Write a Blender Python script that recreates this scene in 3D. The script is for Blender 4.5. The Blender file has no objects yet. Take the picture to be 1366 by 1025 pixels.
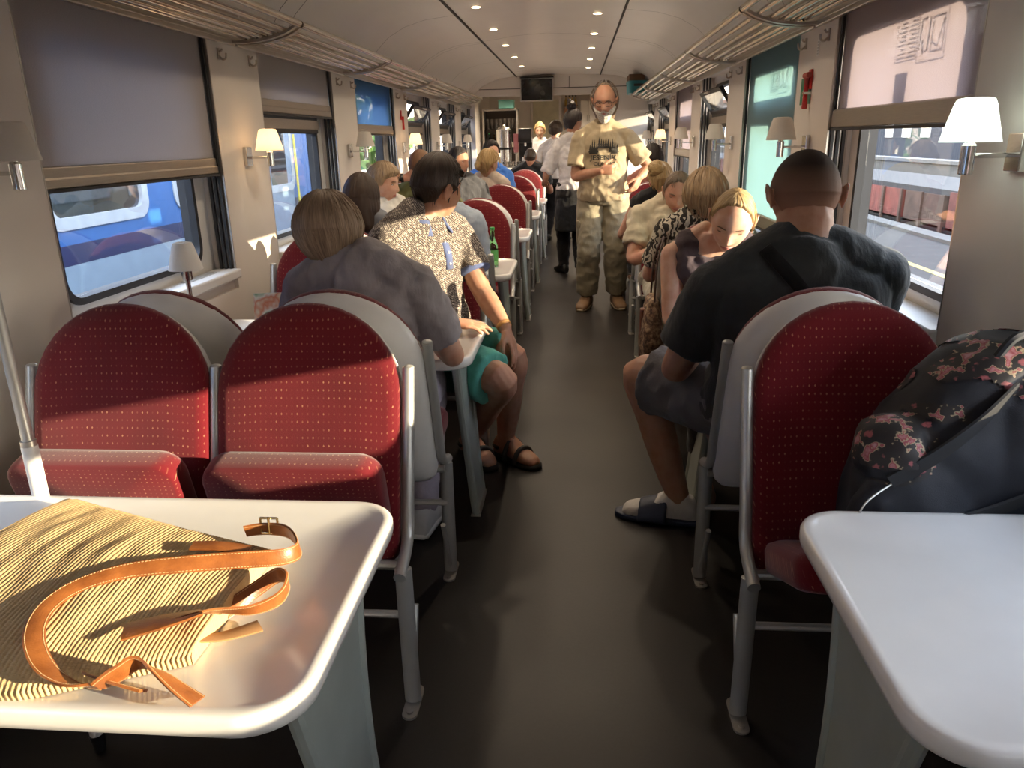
import bpy, bmesh, math, random
from mathutils import Vector, Matrix, noise
from mathutils.bvhtree import BVHTree
random.seed(7)
S = bpy.context.scene
COL = S.collection
PI = math.pi
V = Vector
UP = V((0, 0, 1))
ORD = ['first', 'second', 'third', 'fourth', 'fifth', 'sixth', 'seventh', 'eighth', 'ninth']

# ------------------------------------------------------------------ mesh builder
class MB:
    def __init__(self):
        self.v = []; self.f = []; self.uv = None
    def add(self, verts, faces):
        o = len(self.v)
        self.v += [tuple(p) for p in verts]
        self.f += [tuple(i + o for i in q) for q in faces]
        return self
    def box(self, x0, x1, y0, y1, z0, z1):
        v = [(x, y, z) for z in (z0, z1) for y in (y0, y1) for x in (x0, x1)]
        return self.add(v, [(0, 2, 3, 1), (4, 5, 7, 6), (0, 1, 5, 4), (2, 6, 7, 3), (0, 4, 6, 2), (1, 3, 7, 5)])
    def obox(self, c, ax, ay, az):
        c, ax, ay, az = V(c), V(ax), V(ay), V(az)
        v = [c + ax * i + ay * j + az * k for k in (-1, 1) for j in (-1, 1) for i in (-1, 1)]
        return self.add(v, [(0, 2, 3, 1), (4, 5, 7, 6), (0, 1, 5, 4), (2, 6, 7, 3), (0, 4, 6, 2), (1, 3, 7, 5)])
    def rings(self, rr, cap=True, closed=False):
        n = len(rr[0]); v = [p for r in rr for p in r]; f = []
        m = len(rr)
        for i in range(m if closed else m - 1):
            a = i * n; b = ((i + 1) % m) * n
            for j in range(n):
                k = (j + 1) % n
                f.append((a + j, a + k, b + k, b + j))
        if cap and not closed:
            for base, r, flip in ((0, rr[0], True), ((m - 1) * n, rr[-1], False)):
                c = sum((V(p) for p in r), V()) / n
                v.append(tuple(c)); ci = len(v) - 1
                for j in range(n):
                    k = (j + 1) % n
                    f.append((ci, base + k, base + j) if flip else (ci, base + j, base + k))
        return self.add(v, f)
    def tube(self, pts, r, n=10, cap=True, rz=None, closed=False):
        """round tube through pts, r a number or one radius per point"""
        pts = [V(p) for p in pts]; m = len(pts)
        rs = r if isinstance(r, (list, tuple)) else [r] * m
        rr = []; prev = None
        for i, p in enumerate(pts):
            if closed: t = pts[(i + 1) % m] - pts[i - 1]
            else: t = pts[min(i + 1, m - 1)] - pts[max(i - 1, 0)]
            t.normalize()
            if prev is None:
                a = UP if abs(t.z) < .9 else V((1, 0, 0))
                x = t.cross(a).normalized()
            else:
                x = (prev - t * prev.dot(t)).normalized()
            prev = x; y = t.cross(x)
            q = rz if rz else 1.0
            rr.append([tuple(p + x * (math.cos(2 * PI * k / n) * rs[i]) + y * (math.sin(2 * PI * k / n) * rs[i] * q)) for k in range(n)])
        return self.rings(rr, cap, closed)
    def lathe(self, prof, c=(0, 0, 0), n=24, cap=True):
        c = V(c)
        rr = [[(c.x + r * math.cos(2 * PI * k / n), c.y + r * math.sin(2 * PI * k / n), c.z + z) for k in range(n)] for r, z in prof]
        return self.rings(rr, cap)
    def ell(self, c, rx, ry, rz, n=16, m=10, rot=None):
        c = V(c); rr = []
        for i in range(m):
            e = -PI / 2 + PI * (i + .5) / m
            ring = []
            for k in range(n):
                a = 2 * PI * k / n
                p = V((rx * math.cos(e) * math.cos(a), ry * math.cos(e) * math.sin(a), rz * math.sin(e)))
                if rot: p = rot @ p
                ring.append(tuple(c + p))
            rr.append(ring)
        return self.rings(rr)
    def prism(self, outline, o, ax, ay, az, d0, d1):
        """outline of 2-D points in the ax/ay plane at o, pulled from d0 to d1 along az"""
        o, ax, ay, az = V(o), V(ax), V(ay), V(az)
        r0 = [tuple(o + ax * a + ay * b + az * d0) for a, b in outline]
        r1 = [tuple(o + ax * a + ay * b + az * d1) for a, b in outline]
        n = len(outline)
        f = [tuple(range(n))[::-1], tuple(range(n, 2 * n))]
        for j in range(n):
            k = (j + 1) % n; f.append((j, k, n + k, n + j))
        return self.add(r0 + r1, f)
    def frame(self, outer, inner, o, ax, ay, az, d0, d1):
        """a flat ring between two outlines with the same point count"""
        o, ax, ay, az = V(o), V(ax), V(ay), V(az)
        g = lambda q, d: [tuple(o + ax * a + ay * b + az * d) for a, b in q]
        return self.rings([g(outer, d0), g(outer, d1), g(inner, d1), g(inner, d0)], cap=False, closed=True)
    def xf(self, M):
        self.v = [tuple(M @ V(p)) for p in self.v]; return self
    def mesh(self, name):
        me = bpy.data.meshes.new(name); me.from_pydata(self.v, [], self.f); me.update()
        bm = bmesh.new(); bm.from_mesh(me)
        bmesh.ops.recalc_face_normals(bm, faces=bm.faces); bm.to_mesh(me); bm.free()
        return me
    def build(self, name, mat, parent=None, smooth=True, bevel=0, angle=35, loc=None):
        me = self.mesh(name)
        if smooth:
            me.polygons.foreach_set('use_smooth', [True] * len(me.polygons))
            try: me.set_sharp_from_angle(angle=math.radians(angle))
            except Exception: pass
        o = bpy.data.objects.new(name, me); COL.objects.link(o)
        if mat: me.materials.append(mat)
        if parent: o.parent = parent
        if loc: o.location = loc
        if bevel:
            b = o.modifiers.new('bevel', 'BEVEL'); b.width = bevel; b.segments = 2; b.limit_method = 'ANGLE'; b.angle_limit = math.radians(40)
        return o

def tag(o, label=None, cat=None, group=None, kind=None):
    if label: o['label'] = label
    if cat: o['category'] = cat
    if group: o['group'] = group
    if kind: o['kind'] = kind
    return o
def thing(name, label, cat, loc=(0, 0, 0), rz=0, group=None):
    o = bpy.data.objects.new(name, None); COL.objects.link(o); o.empty_display_size = .05
    o.location = loc; o.rotation_euler = (0, 0, rz)
    return tag(o, label, cat, group)
def copy_tree(o, parent=None):
    c = o.copy(); COL.objects.link(c)
    if parent is not None: c.parent = parent
    for ch in [x for x in bpy.data.objects if x.parent == o]: copy_tree(ch, c)
    return c
def struct(o): return tag(o, kind='structure')

def rrect(w0, w1, h0, h1, r, n=6):
    """rounded rectangle outline, counter-clockwise"""
    out = []
    for cx, cy, a0 in ((w1 - r, h1 - r, 0), (w0 + r, h1 - r, 90), (w0 + r, h0 + r, 180), (w1 - r, h0 + r, 270)):
        for k in range(n + 1):
            a = math.radians(a0 + 90 * k / n); out.append((cx + r * math.cos(a), cy + r * math.sin(a)))
    return out
def catmull(pts, k=6):
    pts = [V(p) for p in pts]; out = []
    for i in range(len(pts) - 1):
        p0 = pts[max(i - 1, 0)]; p1 = pts[i]; p2 = pts[i + 1]; p3 = pts[min(i + 2, len(pts) - 1)]
        for j in range(k):
            t = j / k
            out.append(.5 * ((2 * p1) + (p2 - p0) * t + (2 * p0 - 5 * p1 + 4 * p2 - p3) * t * t + (3 * p1 - p0 - 3 * p2 + p3) * t ** 3))
    out.append(pts[-1]); return out

# ------------------------------------------------------------------ materials
class NT:
    def __init__(self, name):
        self.m = bpy.data.materials.new(name); self.m.use_nodes = True
        self.t = self.m.node_tree; self.t.nodes.clear()
        self.out = self.n('ShaderNodeOutputMaterial')
    def n(self, t, **kw):
        x = self.t.nodes.new(t)
        for k, v in kw.items(): setattr(x, k, v)
        return x
    def l(self, a, b): self.t.links.new(a, b)
    def math(self, op, a, b=None, c=None):
        x = self.n('ShaderNodeMath', operation=op)
        for i, q in enumerate((a, b, c)):
            if q is None: continue
            if isinstance(q, (int, float)): x.inputs[i].default_value = q
            else: self.l(q, x.inputs[i])
        return x.outputs[0]
    def mix(self, f, a, b):
        x = self.n('ShaderNodeMix', data_type='RGBA')
        for s, q in ((x.inputs[0], f), (x.inputs[6], a), (x.inputs[7], b)):
            if isinstance(q, (int, float)): s.default_value = q
            elif isinstance(q, (tuple, list)): s.default_value = (*q[:3], 1)
            else: self.l(q, s)
        return x.outputs[2]
    def ramp(self, f, stops):
        x = self.n('ShaderNodeValToRGB'); e = x.color_ramp.elements
        while len(e) > 1: e.remove(e[0])
        for i, (p, c) in enumerate(stops):
            q = e[0] if i == 0 else e.new(p)
            q.position = p; q.color = (*c, 1) if len(c) == 3 else c
        self.l(f, x.inputs[0]); return x.outputs[0]
    def coord(self, which='Object', scale=(1, 1, 1), rot=(0, 0, 0)):
        c = self.n('ShaderNodeTexCoord'); mp = self.n('ShaderNodeMapping')
        mp.inputs['Scale'].default_value = scale; mp.inputs['Rotation'].default_value = rot
        self.l(c.outputs[which], mp.inputs[0]); return mp.outputs[0]
    def noise(self, vec, scale, detail=3, rough=.5):
        x = self.n('ShaderNodeTexNoise'); x.inputs['Scale'].default_value = scale
        x.inputs['Detail'].default_value = detail; x.inputs['Roughness'].default_value = rough
        self.l(vec, x.inputs['Vector']); return x.outputs['Fac']
    def voro(self, vec, scale, feature='F1', rnd=1):
        x = self.n('ShaderNodeTexVoronoi', feature=feature); x.inputs['Scale'].default_value = scale
        if 'Randomness' in x.inputs: x.inputs['Randomness'].default_value = rnd
        self.l(vec, x.inputs['Vector']); return x
    def bump(self, h, strength=.3, dist=.01):
        x = self.n('ShaderNodeBump'); x.inputs['Strength'].default_value = strength; x.inputs['Distance'].default_value = dist
        self.l(h, x.inputs['Height']); return x.outputs[0]
    def pbr(self, col, rough=.5, metal=0, nrm=None, spec=.5, sss=0, coat=0, trans=0, sheen=0, ssr=(1, .3, .15)):
        b = self.n('ShaderNodeBsdfPrincipled')
        def put(s, q):
            if isinstance(q, (int, float)): s.default_value = q
            elif isinstance(q, (tuple, list)): s.default_value = (*q[:3], 1)
            else: self.l(q, s)
        put(b.inputs['Base Color'], col); put(b.inputs['Roughness'], rough); put(b.inputs['Metallic'], metal)
        b.inputs['Specular IOR Level'].default_value = spec
        b.inputs['Coat Weight'].default_value = coat; b.inputs['Coat Roughness'].default_value = .12
        b.inputs['Transmission Weight'].default_value = trans
        b.inputs['Sheen Weight'].default_value = sheen
        if sss:
            b.inputs['Subsurface Weight'].default_value = sss; b.inputs['Subsurface Radius'].default_value = ssr; b.inputs['Subsurface Scale'].default_value = .012
        if nrm is not None: self.l(nrm, b.inputs['Normal'])
        return b
    def done(self, sh): self.l(sh.outputs[0], self.out.inputs[0]); return self.m

def plain(name, col, rough=.5, metal=0, var=.08, scale=9, bump=0, bscale=200, coat=0, spec=.5, sheen=0):
    q = NT(name); c = q.coord(); f = q.noise(c, scale, 4)
    dk = tuple(x * (1 - var) for x in col); lt = tuple(min(1, x * (1 + var)) for x in col)
    nrm = q.bump(q.noise(c, bscale, 2), bump, .004) if bump else None
    return q.done(q.pbr(q.ramp(f, [(.35, dk), (.65, lt)]), rough, metal, nrm, spec, 0, coat, 0, sheen))
def brushed(name, col=(.56, .52, .47), rough=.33):
    q = NT(name); c = q.coord('Object', (4, 4, 120)); f = q.noise(c, 6, 3)
    return q.done(q.pbr(q.ramp(f, [(.3, tuple(x * .88 for x in col)), (.7, col)]), rough, 1, q.bump(f, .05, .002)))
def cloth(name, col, var=.12, weave=500, fold=.0, rough=.85):
    q = NT(name); c = q.coord(); f = q.noise(c, 14, 4); w = q.noise(c, weave, 1)
    h = q.math('ADD', q.math('MULTIPLY', q.noise(q.coord('Object', (1, 1, .45)), 16, 3, .6), 1.3), q.math('MULTIPLY', w, .12))
    dk = tuple(x * (1 - var) for x in col); lt = tuple(min(1, x * (1 + var)) for x in col)
    return q.done(q.pbr(q.ramp(f, [(.3, dk), (.7, lt)]), rough, 0, q.bump(h, .55, .012), .25, sheen=.15))
def skin(name, col):
    q = NT(name); c = q.coord(); f = q.noise(c, 22, 4); g = q.noise(c, 260, 2)
    dk = (col[0] * .9, col[1] * .78, col[2] * .72)
    return q.done(q.pbr(q.ramp(f, [(.32, dk), (.62, col)]), .52, 0, q.bump(g, .12, .002), .4, sss=.18))
def hairmat(name, a, b, streak=34, rough=.45):
    q = NT(name); c = q.coord('UV', (streak, 1.6, 1)); f = q.noise(c, 2.5, 4, .6)
    c2 = q.coord('UV', (170, 2, 1)); g = q.noise(c2, 2.5, 2)
    m = q.math('ADD', q.math('MULTIPLY', f, .65), q.math('MULTIPLY', g, .35))
    return q.done(q.pbr(q.ramp(m, [(.34, a), (.62, b)]), rough, 0, q.bump(g, .5, .006), .35))
def chair_fabric(name, col=(.135, .0045, .0095), dot=(.62, .30, .17)):
    q = NT(name); tc = q.n('ShaderNodeTexCoord'); sp = q.n('ShaderNodeSeparateXYZ'); q.l(tc.outputs['Object'], sp.inputs[0])
    x = sp.outputs[0]; y = q.math('ADD', sp.outputs[2], q.math('MULTIPLY', sp.outputs[1], -1.0))
    P = .0145
    u = q.math('DIVIDE', x, P); v = q.math('DIVIDE', y, P)
    du = q.math('ABSOLUTE', q.math('SUBTRACT', q.math('FRACT', u), .5)); dv = q.math('ABSOLUTE', q.math('SUBTRACT', q.math('FRACT', v), .5))
    d = q.math('LESS_THAN', q.math('ADD', du, dv), .17)
    cx = q.n('ShaderNodeCombineXYZ'); q.l(q.math('FLOOR', u), cx.inputs[0]); q.l(q.math('FLOOR', v), cx.inputs[1])
    wn = q.n('ShaderNodeTexWhiteNoise'); q.l(cx.outputs[0], wn.inputs[0])
    par = q.math('MODULO', q.math('ADD', q.math('FLOOR', u), q.math('MULTIPLY', q.math('FLOOR', v), 1)), 3)
    big = q.math('MULTIPLY', d, q.math('ADD', q.math('MULTIPLY', q.math('POWER', wn.outputs[0], 2.0), .46), .05))
    c = q.coord(); f = q.noise(c, 5, 3); w = q.noise(c, 420, 1)
    base = q.ramp(f, [(.3, tuple(k * .85 for k in col)), (.7, tuple(k * 1.12 for k in col))])
    return q.done(q.pbr(q.mix(big, base, dot), .85, 0, q.bump(q.math('ADD', q.math('MULTIPLY', w, .5), d), .25, .003), .2, sheen=.3))
def glass(name, tint=(.94, .97, .97), refl=1.0):
    q = NT(name); t = q.n('ShaderNodeBsdfTransparent'); t.inputs[0].default_value = (*tint, 1)
    g = q.n('ShaderNodeBsdfGlossy'); g.inputs['Roughness'].default_value = .015; g.inputs[0].default_value = (1, 1, 1, 1)
    fr = q.n('ShaderNodeFresnel'); ge = q.n('ShaderNodeNewGeometry'); q.l(q.math('SUBTRACT', 1.5, q.math('MULTIPLY', ge.outputs['Backfacing'], 1.5 - 1 / 1.5)), fr.inputs[0])
    m = q.n('ShaderNodeMixShader'); q.l(q.math('MULTIPLY', fr.outputs[0], refl), m.inputs[0]); q.l(t.outputs[0], m.inputs[1]); q.l(g.outputs[0], m.inputs[2])
    return q.done(m)
def clearglass(name, col, rough=.02):
    q = NT(name); return q.done(q.pbr(col, rough, 0, None, .5, trans=1))
def shade_fabric(name, col, back, holes=.12):
    """woven roller-blind fabric: thin, lets light through the weave"""
    q = NT(name); c = q.coord('Object', (1, 1, 1)); w = q.noise(q.coord('Object', (1, 25, 160)), 6, 3)
    lt = tuple(min(1, k * 1.1) for k in col); dk = tuple(k * .88 for k in col)
    cc = q.ramp(w, [(.3, dk), (.7, lt)])
    d = q.n('ShaderNodeBsdfDiffuse'); q.l(cc, d.inputs[0])
    tr = q.n('ShaderNodeBsdfTranslucent'); q.l(q.mix(1.0, cc, q.ramp(w, [(.3, tuple(k * .85 for k in back)), (.7, back)])), tr.inputs[0])
    m = q.n('ShaderNodeMixShader'); m.inputs[0].default_value = .5; q.l(d.outputs[0], m.inputs[1]); q.l(tr.outputs[0], m.inputs[2])
    tp = q.n('ShaderNodeBsdfTransparent')
    m2 = q.n('ShaderNodeMixShader'); m2.inputs[0].default_value = holes; q.l(m.outputs[0], m2.inputs[1]); q.l(tp.outputs[0], m2.inputs[2])
    return q.done(m2)
def emit(name, col, s):
    q = NT(name); e = q.n('ShaderNodeEmission'); e.inputs[0].default_value = (*col, 1); e.inputs[1].default_value = s
    return q.done(e)
def lampshade(name, glow=0.0, gcol=(1, .62, .3)):
    q = NT(name); d = q.n('ShaderNodeBsdfDiffuse'); d.inputs[0].default_value = (.86, .84, .8, 1)
    t = q.n('ShaderNodeBsdfTranslucent'); t.inputs[0].default_value = (.9, .86, .8, 1)
    m = q.n('ShaderNodeMixShader'); m.inputs[0].default_value = .5; q.l(d.outputs[0], m.inputs[1]); q.l(t.outputs[0], m.inputs[2])
    if not glow: return q.done(m)
    e = q.n('ShaderNodeEmission'); e.inputs[0].default_value = (*gcol, 1); e.inputs[1].default_value = glow
    a = q.n('ShaderNodeAddShader'); q.l(m.outputs[0], a.inputs[0]); q.l(e.outputs[0], a.inputs[1])
    return q.done(a)
def floormat():
    q = NT('floor_lino'); c = q.coord(); f = q.noise(c, 3, 5, .6); g = q.noise(c, 90, 3); h = q.noise(c, 1.2, 2)
    m = q.math('ADD', q.math('MULTIPLY', f, .6), q.math('MULTIPLY', g, .4))
    return q.done(q.pbr(q.ramp(m, [(.35, (.0095, .0075, .0065)), (.65, (.016, .0125, .011))]), q.math('ADD', q.math('MULTIPLY', h, .2), .33), 0, q.bump(g, .06, .003), .5))
def wallmat(name, col, rough=.38):
    q = NT(name); c = q.coord(); f = q.noise(c, 2.5, 4); g = q.noise(c, 300, 2)
    return q.done(q.pbr(q.ramp(f, [(.3, tuple(k * .95 for k in col)), (.7, col)]), rough, 0, q.bump(g, .03, .002), .4))

M = dict(
    wall=wallmat('wall_laminate', (.74, .685, .63)), ceil=wallmat('ceiling_panel', (.80, .755, .70), .3), dark=plain('dark_rubber', (.02, .02, .022), .5),
    reveal=wallmat('window_reveal', (.72, .71, .69)), floor=floormat(), alu=brushed('satin_aluminium'), bronze=brushed('blind_bar_metal', (.47, .41, .35), .38),
    rack=plain('rack_tube_metal', (.50, .455, .40), .2, 1, 0), chrome=brushed('chrome', (.72, .70, .67), .16), frame=plain('grey_powder_coat', (.50, .50, .48), .38, .55, .05), leg=plain('pale_green_grey_coat', (.40, .44, .40), .35, .35, .05),
    shell=plain('white_seat_shell', (.72, .70, .67), .4, 0, .04), fabric=chair_fabric('red_dotted_fabric'), table=plain('white_table_laminate', (.83, .815, .78), .22, 0, .02, coat=.3),
    glass=glass('window_glass', (.96, .985, .985), 1.0), seam=plain('panel_joint', (.05, .045, .04), .7), plate=plain('foot_plate_metal', (.45, .42, .38), .4, .7),
    black=plain('black_plastic', (.012, .012, .013), .35), white=plain('white_paint', (.8, .79, .77), .4), red=plain('red_plastic', (.5, .02, .02), .35),
)
SUN, SKY, EXPO, DL = 7.4, 4.4, 1.25, 14
SUND = (1, -.24, .172)
# ------------------------------------------------------------------ the carriage
XL, XR, P = -1.63, 1.07, 1.78
Y0, Y1 = -2.45, 12.2            # saloon from the wall behind the photographer to the bar bulkhead
YB = 14.9                       # back wall of the bar
XC = (XL + XR) / 2
WC = lambda n: 1.11 + P * n     # window centres
PC = lambda k: 2.0 + P * k      # pillar centres
WN = range(-1, 7)
# bays are alike but for two unseen right windows, opened wider to sun the left table
def WO(n, s):
    if s > 0 and n == 0: return (.0, 1.73)
    if s > 0 and n == -1: return (-1.9, -.35)
    return (WC(n) - .62, WC(n) + .62)
SILL, HEAD = .935, 1.965

struct(MB().box(XL - .1, XR + .1, Y0, YB + .1, -.12, 0).build('floor', M['floor'], smooth=False))

# side walls: inner lining with the window bays left open
def side(nm, X, s):
    a = MB()
    x = lambda d: sorted((X + s * d[0], X + s * d[1]))
    def b(d0, d1, y0, y1, z0, z1):
        q = x((d0, d1)); a.box(q[0], q[1], y0, y1, z0, z1)
    b(0, .11, Y0, YB, 0, .84)                                         # dado
    b(0, .11, Y0, YB, HEAD, 2.5)                                      # above the windows
    ys = [Y0] + sum([list(WO(n, s)) for n in WN], []) + [YB]
    for i in range(0, len(ys), 2):
        b(0, .11, ys[i], ys[i + 1], .84, HEAD)
    for n in WN:                                                      # body sides between lining and skin, under each window
        b(.02, .11, *WO(n, s), .84, SILL - .02)
    return struct(a.build('wall_' + nm, M['wall'], smooth=False))
side('left', XL, -1); side('right', XR, 1)

def window(num, n, X, s, hopper, transom):
    """outer skin with a rounded opening, black gasket, pane; s = outward direction"""
    y0_, y1_ = WO(n, s); y = (y0_ + y1_) / 2; H = (y1_ - y0_) / 2; xo = X + s * .105
    ax, ay, az = (0, 1, 0), (0, 0, 1), (s, 0, 0)
    inner = rrect(-H + .12, H - .12, .975, 1.90, .09); outer = [(max(-H - .02, min(H + .02, a * 9)), max(.82, min(1.99, 1.44 + (b - 1.44) * 9))) for a, b in inner]
    w = MB().frame(outer, inner, (xo, y, 0), ax, ay, az, 0, .05).build('window_%d' % num, M['reveal'], smooth=False)
    struct(w)
    g2 = rrect(-H + .145, H - .145, 1.0, 1.875, .07)
    MB().frame(inner, g2, (xo, y, 0), ax, ay, az, -.012, .055).build('gasket', M['dark'], w)
    # sill shelf with an oval grille recess
    a = MB(); a.prism(rrect(-H, H, 0, .125, .012), (X - s * .025, y, 0), ax, (s, 0, 0), UP, SILL - .045, SILL)
    a.build('sill', M['reveal'], w, bevel=.008)
    MB().prism(rrect(H - .4, H - .12, .035, .085, .024), (X - s * .0, y, 0), ax, (s, 0, 0), UP, SILL + .0005, SILL + .003).build('sill_cover', M['frame'], w)
    # dark guide channels for the blind on both reveals
    for t in (-1, 1):
        c = MB()
        for d in (.012, .036, .06):
            q = sorted((X + s * d, X + s * (d + .012))); yy = sorted((y + t * (H - .002), y + t * (H - .024)))
            c.box(q[0], q[1], yy[0], yy[1], SILL, HEAD)
        c.build('blind_channel', M['dark'], w, smooth=False)
        yy = sorted((y + t * (H - .001), y + t * (H - .008))); q = sorted((X + s * .0, X + s * .085))
        MB().box(q[0], q[1], yy[0], yy[1], SILL, HEAD).build('channel_back', M['alu'], w, smooth=False)
    if hopper or transom:
        q = sorted((xo - s * .03, xo + s * .03))
        MB().box(q[0], q[1], y - .475, y + .475, 1.56, 1.665).build('transom', M['dark'], w, smooth=False, bevel=.006)
        q = sorted((xo - s * .036, xo - s * .03))
        MB().box(q[0], q[1], y - .475, y + .475, 1.585, 1.64).build('transom_trim', M['bronze'], w, smooth=False)
        low = rrect(-H + .146, H - .146, 1.0, 1.562, .02)
        MB().prism(low, (xo, y, 0), ax, ay, az, .018, .022).build('pane', M['glass'], w, smooth=False)
        th = math.radians(34 if hopper else 0)
        up = V((-s * math.sin(th), 0, math.cos(th))); out = V((s * math.cos(th), 0, math.sin(th)))
        o = V((xo - s * (.02 if hopper else -.01), y, 1.668))
        ho = rrect(-.47, .47, 0, .205, .03); hi = rrect(-.435, .435, .03, .175, .02)
        f = MB().frame(ho, hi, o, ax, up, out, -.014, .014).build('hopper_frame', M['dark'], w)
        MB().prism(rrect(-.436, .436, .029, .176, .02), o, ax, up, out, -.002, .002).build('hopper_pane', M['glass'], f, smooth=False)
        if hopper:
            c = MB().tube([o + up * .2 + V((0, -.1, 0)) - out * .03, o + up * .2 + V((0, .1, 0)) - out * .03], .008)
            c.build('hopper_handle', M['alu'], f)
            for t in (-1, 1):
                MB().tube([o + up * .12 + V((0, t * .465, 0)), V((xo, y + t * .465, 1.86))], .006).build('stay', M['alu'], f)
    else:
        MB().prism(rrect(-H + .146, H - .146, 1.001, 1.874, .07), (xo, y, 0), ax, ay, az, .018, .022).build('pane', M['glass'], w, smooth=False)
    return w

# n : (opening top light, transom bar)
LW = {-1: (0, 0), 0: (0, 0), 1: (0, 0), 2: (0, 1), 3: (0, 0), 4: (1, 1), 5: (1, 1), 6: (1, 1)}
RW = {-1: (0, 0), 0: (0, 0), 1: (0, 0), 2: (0, 1), 3: (1, 1), 4: (0, 1), 5: (1, 1), 6: (1, 1)}
num = 1
for n in WN:
    window(num, n, XL, -1, *LW[n]); num += 1
for n in WN:
    window(num, n, XR, 1, *RW[n]); num += 1

# end walls
wb = MB().box(XL - .1, XR + .1, Y0 - .1, Y0, -.1, 2.6).build('wall_behind', M['wall'], smooth=False); struct(wb)
struct(MB().box(XL - .1, XR + .1, YB, YB + .1, -.1, 2.6).build('wall_bar', M['wall'], smooth=False))

# ceiling: flat middle with coved shoulders, swept the length of the saloon
prof = [(XL - .02, 2.02), (XL + .03, 2.03), (XL + .055, 2.10), (XL + .10, 2.17), (XL + .19, 2.255), (XL + .32, 2.325), (XL + .48, 2.37), (XL + .70, 2.395)]
prof = [(x, z) for x, z in prof]
mid = [(XC + t, 2.412 - .03 * (t / .64) ** 2) for t in (-.5, -.3, 0, .3, .5)]
line = prof + mid + [(2 * XC - x, z) for x, z in prof[::-1]]
c = MB(); n_ = len(line)
ys = [Y0 - .05, Y1 + .02]
vv = [(x, y, z) for y in ys for x, z in line] + [(x, y, 2.62) for y in ys for x in (XL - .1, XR + .1)]
ff = [(i, i + 1, n_ + i + 1, n_ + i) for i in range(n_ - 1)]
c.add(vv, ff); k = 2 * n_
c.f += [(k, k + 1, k + 3, k + 2), (0, k, k + 2, n_), (n_ - 1, 2 * n_ - 1, k + 3, k + 1)]
struct(c.build('ceiling', M['ceil'], angle=60))
struct(MB().box(XL - .1, XR + .1, Y1 - .02, YB + .1, 2.30, 2.62).build('ceiling_bar', M['ceil'], smooth=False))
# joints between the ceiling panels
tn = 1
for xs, z in ((XC - .627, 2.378), (XC + .627, 2.378)):
    struct(MB().box(xs - .007, xs + .007, Y0, Y1, z + .004, z + .02).build('trim_%d' % tn, M['seam'], smooth=False)); tn += 1
for yj in (.6, 4.2, 7.85, 11.4):
    pts = [(x, yj - .35 * (1 - ((x - XC) / .64) ** 2) if abs(x - XC) < .64 else yj, z - .0005) for x, z in line[1:-1]]
    a = MB(); v = []
    pts = [pts[0]] + [V(pts[i]).lerp(V(pts[i + 1]), t) for i in range(len(pts) - 1) for t in (.25, .5, .75, 1)]
    for p in pts: v += [(p[0], p[1] - .0035, p[2] - .001), (p[0], p[1] + .0035, p[2] - .001)]
    a.add(v, [(2 * i, 2 * i + 1, 2 * i + 3, 2 * i + 2) for i in range(len(pts) - 1)])
    struct(a.build('trim_%d' % tn, M['seam'], smooth=False)); tn += 1
for side_, X, s in (('left', XL, 1), ('right', XR, -1)):
    for yj in [PC(k) + o for k in range(-1, 6) for o in (.62,)]:           # vertical joints in the cove
        v = []
        for x, z in prof[2:]:
            xx = x if s > 0 else 2 * XC - x
            v += [(xx + s * .004, yj - .003, z - .003), (xx + s * .004, yj + .003, z - .003)]
        struct(MB().add(v, [(2 * i, 2 * i + 1, 2 * i + 3, 2 * i + 2) for i in range(len(prof) - 3)]).build('trim_%d' % tn, M['seam'], smooth=False)); tn += 1
    # aluminium rail under the rack, skirting
    q = sorted((X, X + s * .02))
    struct(MB().box(q[0], q[1], Y0, Y1, 1.965, 2.0).build('trim_%d' % tn, M['alu'], smooth=False, bevel=.004)); tn += 1
    q = sorted((X, X + s * .015))
    struct(MB().box(q[0], q[1], Y0, Y1, 0, .09).build('baseboard_' + side_, M['dark'], smooth=False))

# bulkhead over the bar opening
a = MB().box(XL, XR, Y1 - .04, Y1 + .06, 2.22, 2.45)
a.box(XL, XR, Y1 - .02, Y1 + .08, 2.12, 2.22)
a.box(.34, XR, Y1, Y1 + .08, 0, 2.2); a.box(XL, XL + .07, Y1, Y1 + .08, 0, 2.2)
struct(a.build('wall_front', M['wall'], smooth=False))
struct(MB().box(XL, XR, Y1 - .043, Y1 - .039, 2.215, 2.225).build('trim_%d' % tn, M['seam'], smooth=False)); tn += 1
struct(MB().box(-.12, -.112, Y1 - .043, Y1 - .039, 2.225, 2.38).build('trim_%d' % tn, M['seam'], smooth=False)); tn += 1

# ------------------------------------------------------------------ blinds
FAB = dict(grey=shade_fabric('grey_blind', (.76, .69, .66), (.42, .40, .40), .05), pink=shade_fabric('pinkish_blind', (.52, .45, .43), (.56, .50, .53), .10),
           teal=shade_fabric('blue_green_blind', (.30, .40, .42), (.42, .62, .62), .12), blue=shade_fabric('blue_blind', (.16, .30, .46), (.30, .52, .80), .25))
def blind(n, X, s, zb, fab, label, group):
    y = sum(WO(n, s)) / 2; hb = (WO(n, s)[1] - WO(n, s)[0]) / 2; t = thing('roller_blind', label, 'window blind', (X + s * .03, y, zb), 0, group)
    H = HEAD - zb
    a = MB(); a.box(-.0012, .0012, -hb + .022, hb - .022, .03, H)
    a.build('blind_fabric', FAB[fab], t, smooth=False)
    b = MB(); b.prism([(-.022, 0), (.016, 0), (.016, .028), (.012, .034), (.012, .066), (-.012, .072), (-.02, .066)], (0, 0, 0), (1, 0, 0), UP, (0, 1, 0), -hb + .014, hb - .014)
    b.build('bottom_bar', M['bronze'], t, smooth=False, bevel=.003)
    MB().box(-.026, .02, -hb + .016, hb - .016, -.012, -.001).build('bar_seal', M['dark'], t, smooth=False)
    return t
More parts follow.
